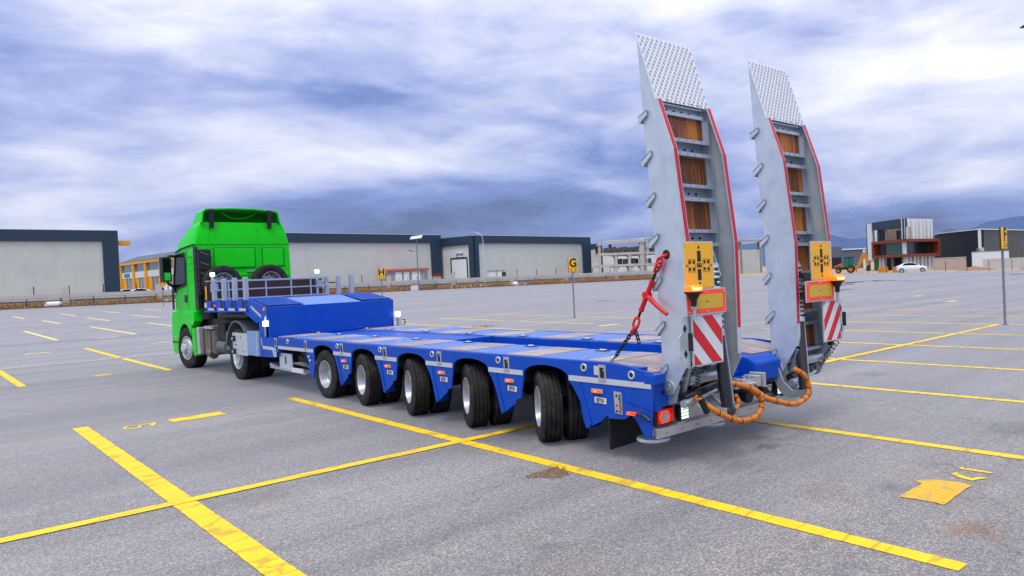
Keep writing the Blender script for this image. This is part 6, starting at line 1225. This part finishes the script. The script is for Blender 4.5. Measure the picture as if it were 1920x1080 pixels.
# black side extender and air intake stack behind cab
b = MB(); b.prism([(14.24, 2.92), (14.02, 2.88), (13.98, 1.45), (14.24, 1.42)], 'x', XS-.01, XS+.03); EX = b.build('side_extender', 'black', TK)
for i in range(9): b = MB(); b.box(XS-.022, XS-.009, 14.0, 14.2, 1.65+i*.14, 1.71+i*.14); b.build('extender_rib', 'black', EX)
b = MB(); b.box(-1.16, -.86, 13.93, 14.22, 1.75, 2.83); IN_ = b.build('air_intake', 'black', TK, bevel=.03)
for i in range(4):
    b = MB(); b.box(-1.15, -.855, 13.905, 13.935, 1.88+i*.24, 1.93+i*.24); b.build('intake_rib', 'black', IN_); b = MB(); b.bar((-1.10, 13.92, 2.04+i*.24), (-.93, 13.92, 1.97+i*.24), .02, .03, (0, -1, 0)); b.build('intake_vane', 'greyp', IN_)
b = MB(); b.cyl((-.95, 14.05, 1.2), (-.95, 14.05, 1.78), .13, n=16); b.cyl((-.7, 14.0, 1.1), (-.7, 14.0, 1.7), .08, n=14); b.build('intake_duct', 'black', TK, auto=40)
# mirror
b = MB(); b.loft([[( -1.62+dx, 15.05+dy, z) for dx, dy in ((0, 0), (.20, .03), (.22, .16), (.12, .24), (-.02, .2))] for z in (2.12, 2.16, 2.66, 2.71)]); MR = b.build('wing_mirror', 'black', TK, bevel=.015)
b = MB(); b.add([(-1.60, 15.046, 2.36), (-1.45, 15.068, 2.36), (-1.45, 15.068, 2.66), (-1.60, 15.046, 2.66)], [(0, 1, 2, 3)]); b.build('mirror_glass', 'glass', MR, recalc=False)
b = MB(); b.add([(-1.60, 15.046, 2.15), (-1.45, 15.068, 2.15), (-1.45, 15.068, 2.33), (-1.60, 15.046, 2.33)], [(0, 1, 2, 3)]); gm, t_, p_ = new_mat('mirror_silver'); p_.inputs['Metallic'].default_value = 1; p_.inputs['Roughness'].default_value = .05; p_.inputs['Base Color'].default_value = (.7, .75, .78, 1); MT['mirror'] = gm; b.build('wide_mirror_glass', 'mirror', MR, recalc=False)
b = MB(); b.tube([(-1.50, 15.2, 2.68), (-1.40, 15.4, 2.74), (-1.25, 15.7, 2.76), (-1.14, 15.85, 2.74)], .035, 8); b.build('mirror_arm', 'black', MR, auto=40); b = MB(); b.tube([(-1.52, 15.2, 2.16), (-1.40, 15.45, 2.06), (-1.2, 15.8, 2.0), (-1.13, 15.9, 1.95)], .035, 8); b.box(-1.22, -1.12, 15.78, 15.95, 1.85, 2.05); b.build('mirror_arm', 'black', MR, auto=40)
# lower front quarter and bumper
XQ = CX-1.19
arc = [(15.06+.56*math.cos(R(a)), .52+.56*math.sin(R(a))) for a in range(0, 181, 15)]
for s in (-1, 1):
    xs_ = sorted((CX+s*1.19, CX+s*1.0)); b = MB()
    b.prism([(16.10, .34), (16.16, .60), (16.15, 1.20), (16.05, 1.385), (14.28, 1.385), (14.26, 1.15), (14.48, 1.08)]+[q for q in arc[::-1] if q[1] > .75][::1]+[(15.60, .60), (15.62, .34)], 'x', *xs_); Q = b.build('wing', 'green', TK, bevel=.02)
    b = MB(); b.prism([(14.47, .98), (14.28, 1.0), (14.22, .36), (14.36, .34), (14.50, .50)], 'x', *xs_); b.build('rear_wing', 'green', Q, bevel=.015)
    if s < 0:
        b = MB(); b.prism([(15.66, .60), (16.12, .60), (16.12, .64), (15.66, .64)], 'x', XQ-.004, XQ); b.build('bumper_gap', 'black', Q); b = MB(); b.cyl((XQ-.012, 15.80, .74), (XQ, 15.80, .74), .03, n=12); b.build('side_repeater', 'amber', Q); b = MB(); b.prism([(14.34, 1.08), (14.42, 1.08), (14.42, 1.16), (14.34, 1.16)], 'x', XQ-.006, XQ); b.build('emblem', 'galv_l', Q)
        b = MB(); b.add([(XQ+.01, y, z) for y, z in arc]+[(XQ+.5, y, z) for y, z in arc], [(i, i+1, 13+i+1, 13+i) for i in range(12)]); b.build('wheel_housing', 'black', Q, recalc=False)
b = MB(); b.box(CX-1.0, CX+1.0, 15.75, 16.18, .34, 1.36); b.build('front_bumper', 'green', TK, bevel=.03)
b = MB(); b.prism([(14.18, 1.02), (14.05, 1.02), (13.98, .40), (14.16, .38)], 'x', -1.2, -.6); b.build('step_panel', 'alu', TK, bevel=.02)
# chassis, tank, fenders
for x in (-.42, .30): b = MB(); b.box(x, x+.08, 10.5, 16.0, .70, .98); b.build('chassis_rail', 'dark', TK)
b = MB(); b.box(-.9, .9, 12.3, 15.8, .62, 1.2); b.build('gearbox_mass', 'dark', TK)
b = MB(); b.box(-1.17, -.55, 12.95, 13.95, .42, 1.0); T_ = b.build('fuel_tank', 'dirty', TK, bevel=.06); 
for y in (13.2, 13.7): b = MB(); b.box(-1.18, -.54, y-.03, y+.03, .41, 1.01); b.build('tank_strap', 'dark', T_, bevel=.01)
b = MB(); b.cyl((-1.12, 13.5, .46), (-1.12, 13.2, .42), .10, n=16); b.build('exhaust_pipe', 'dirty', TK, auto=40); b = MB(); b.box(-1.2, -.7, 12.98, 13.6, 1.0, 1.06); b.build('catwalk', 'galv', TK)
b = MB(); b.cyl((-1.0, 12.35, .62), (-1.0, 12.9, .62), .17, n=18); b.build('air_tank', 'greyp', TK, auto=40); b = MB(); b.box(-1.14, -.7, 12.35, 12.85, .75, 1.12); b.build('battery_box', 'dark', TK, bevel=.02)
b = MB(); b.prism([(12.3, .55), (12.25, .95), (12.1, 1.0), (12.05, .55)], 'x', -1.16, -.7); b.build('grey_canister', 'greyp', TK, bevel=.03)
b = MB(); n = 14; pts = [(11.34+.66*math.cos(R(a)), .56+.66*math.sin(R(a))) for a in [10+i*160/n for i in range(n+1)]]; pin = [(11.34+.63*math.cos(R(a)), .56+.63*math.sin(R(a))) for a in [10+i*160/n for i in range(n+1)]]
vs = []
for x in (-1.24, -.62): vs += [(x, y, z) for y, z in pts]+[(x, y, z) for y, z in pin]
m_ = n+1
fs = []
for i in range(n): fs += [(i, i+1, m_*2+i+1, m_*2+i), (m_+i, m_+i+1, m_*3+i+1, m_*3+i), (i, i+1, m_+i+1, m_+i), (2*m_+i, 2*m_+i+1, 3*m_+i+1, 3*m_+i)]
b.add(vs, fs); b.build('drive_fender', 'greyp', TK, auto=50)
b = MB(); b.cyl((-.95, 11.2, 1.32), (-.95, 13.1, 1.30), .10, n=16); b.build('bellows_hose', 'black', TK, auto=40); b = MB(); b.box(-.6, .6, 10.7, 11.9, 1.08, 1.25); b.build('fifth_wheel', 'dark', TK, bevel=.03); b = MB(); b.box(-.95, -.80, 11.25, 11.4, 1.28, 1.42); b.build('red_coupling', 'redroof', TK)
b = MB(); b.cyl((-.95, 10.65, .98), (-.6, 10.65, .98), .14, n=18); b.build('air_bag', 'dark', TK, auto=40)
TD, RD, HD = tyre_mesh(.52, .30, 'tyre'), rim_mesh(.52, .30, 'wheel', 'rim_w', .9, 10), hole_mesh(.52, .30, .9, 10)
def front_rim():
    r, h = .50, .15; b = MB().lathe_x([(-h*.98, r*.575), (-h*.98, r*.55), (-h*.70, r*.53), (-h*.75, r*.46), (-h*1.05, r*.42), (-h*1.15, r*.34), (-h*1.15, r*.24), (-h*1.55, r*.22), (-h*1.7, r*.16), (-h*1.7, .001)], 40)
    for i in range(10): t = 2*math.pi*i/10; b.cyl((-h*1.35, r*.30*math.cos(t), r*.30*math.sin(t)), (-h*1.1, r*.30*math.cos(t), r*.30*math.sin(t)), .016, n=8)
    me = b.mesh('wheel', 'rim_w'); me.shade_smooth(); me.set_sharp_from_angle(angle=R(35)); return me
FRM = front_rim(); TF = tyre_mesh(.50, .30, 'tyre')
for s in (-1, 1):
    xo = CX+s*1.0
    put_wheel((TF, FRM, None), TK, (CX+s*1.02, 15.06, .50), R(9) if s < 0 else R(9)+math.pi)
    for k, xx in ((0, 1.06), (1, .74)): put_wheel((TD, RD, HD), TK, (CX+s*xx, 11.34, .52), (0 if s < 0 else math.pi) if k == 0 else (math.pi if s < 0 else 0))
for s in (-1, 1):
    b = MB(); b.cyl((CX+s*1.23, 11.34, .52), (CX+s*1.06, 11.34, .52), .185, n=28); b.cyl((CX+s*1.25, 11.34, .52), (CX+s*1.22, 11.34, .52), .07, n=18); b.build('hub_cap', 'wpaint', TK, auto=40)
b = MB(); b.box(-1.0, 1.0, 10.60, 10.66, .30, .75); b.build('rear_splash_guard', 'black', TK)
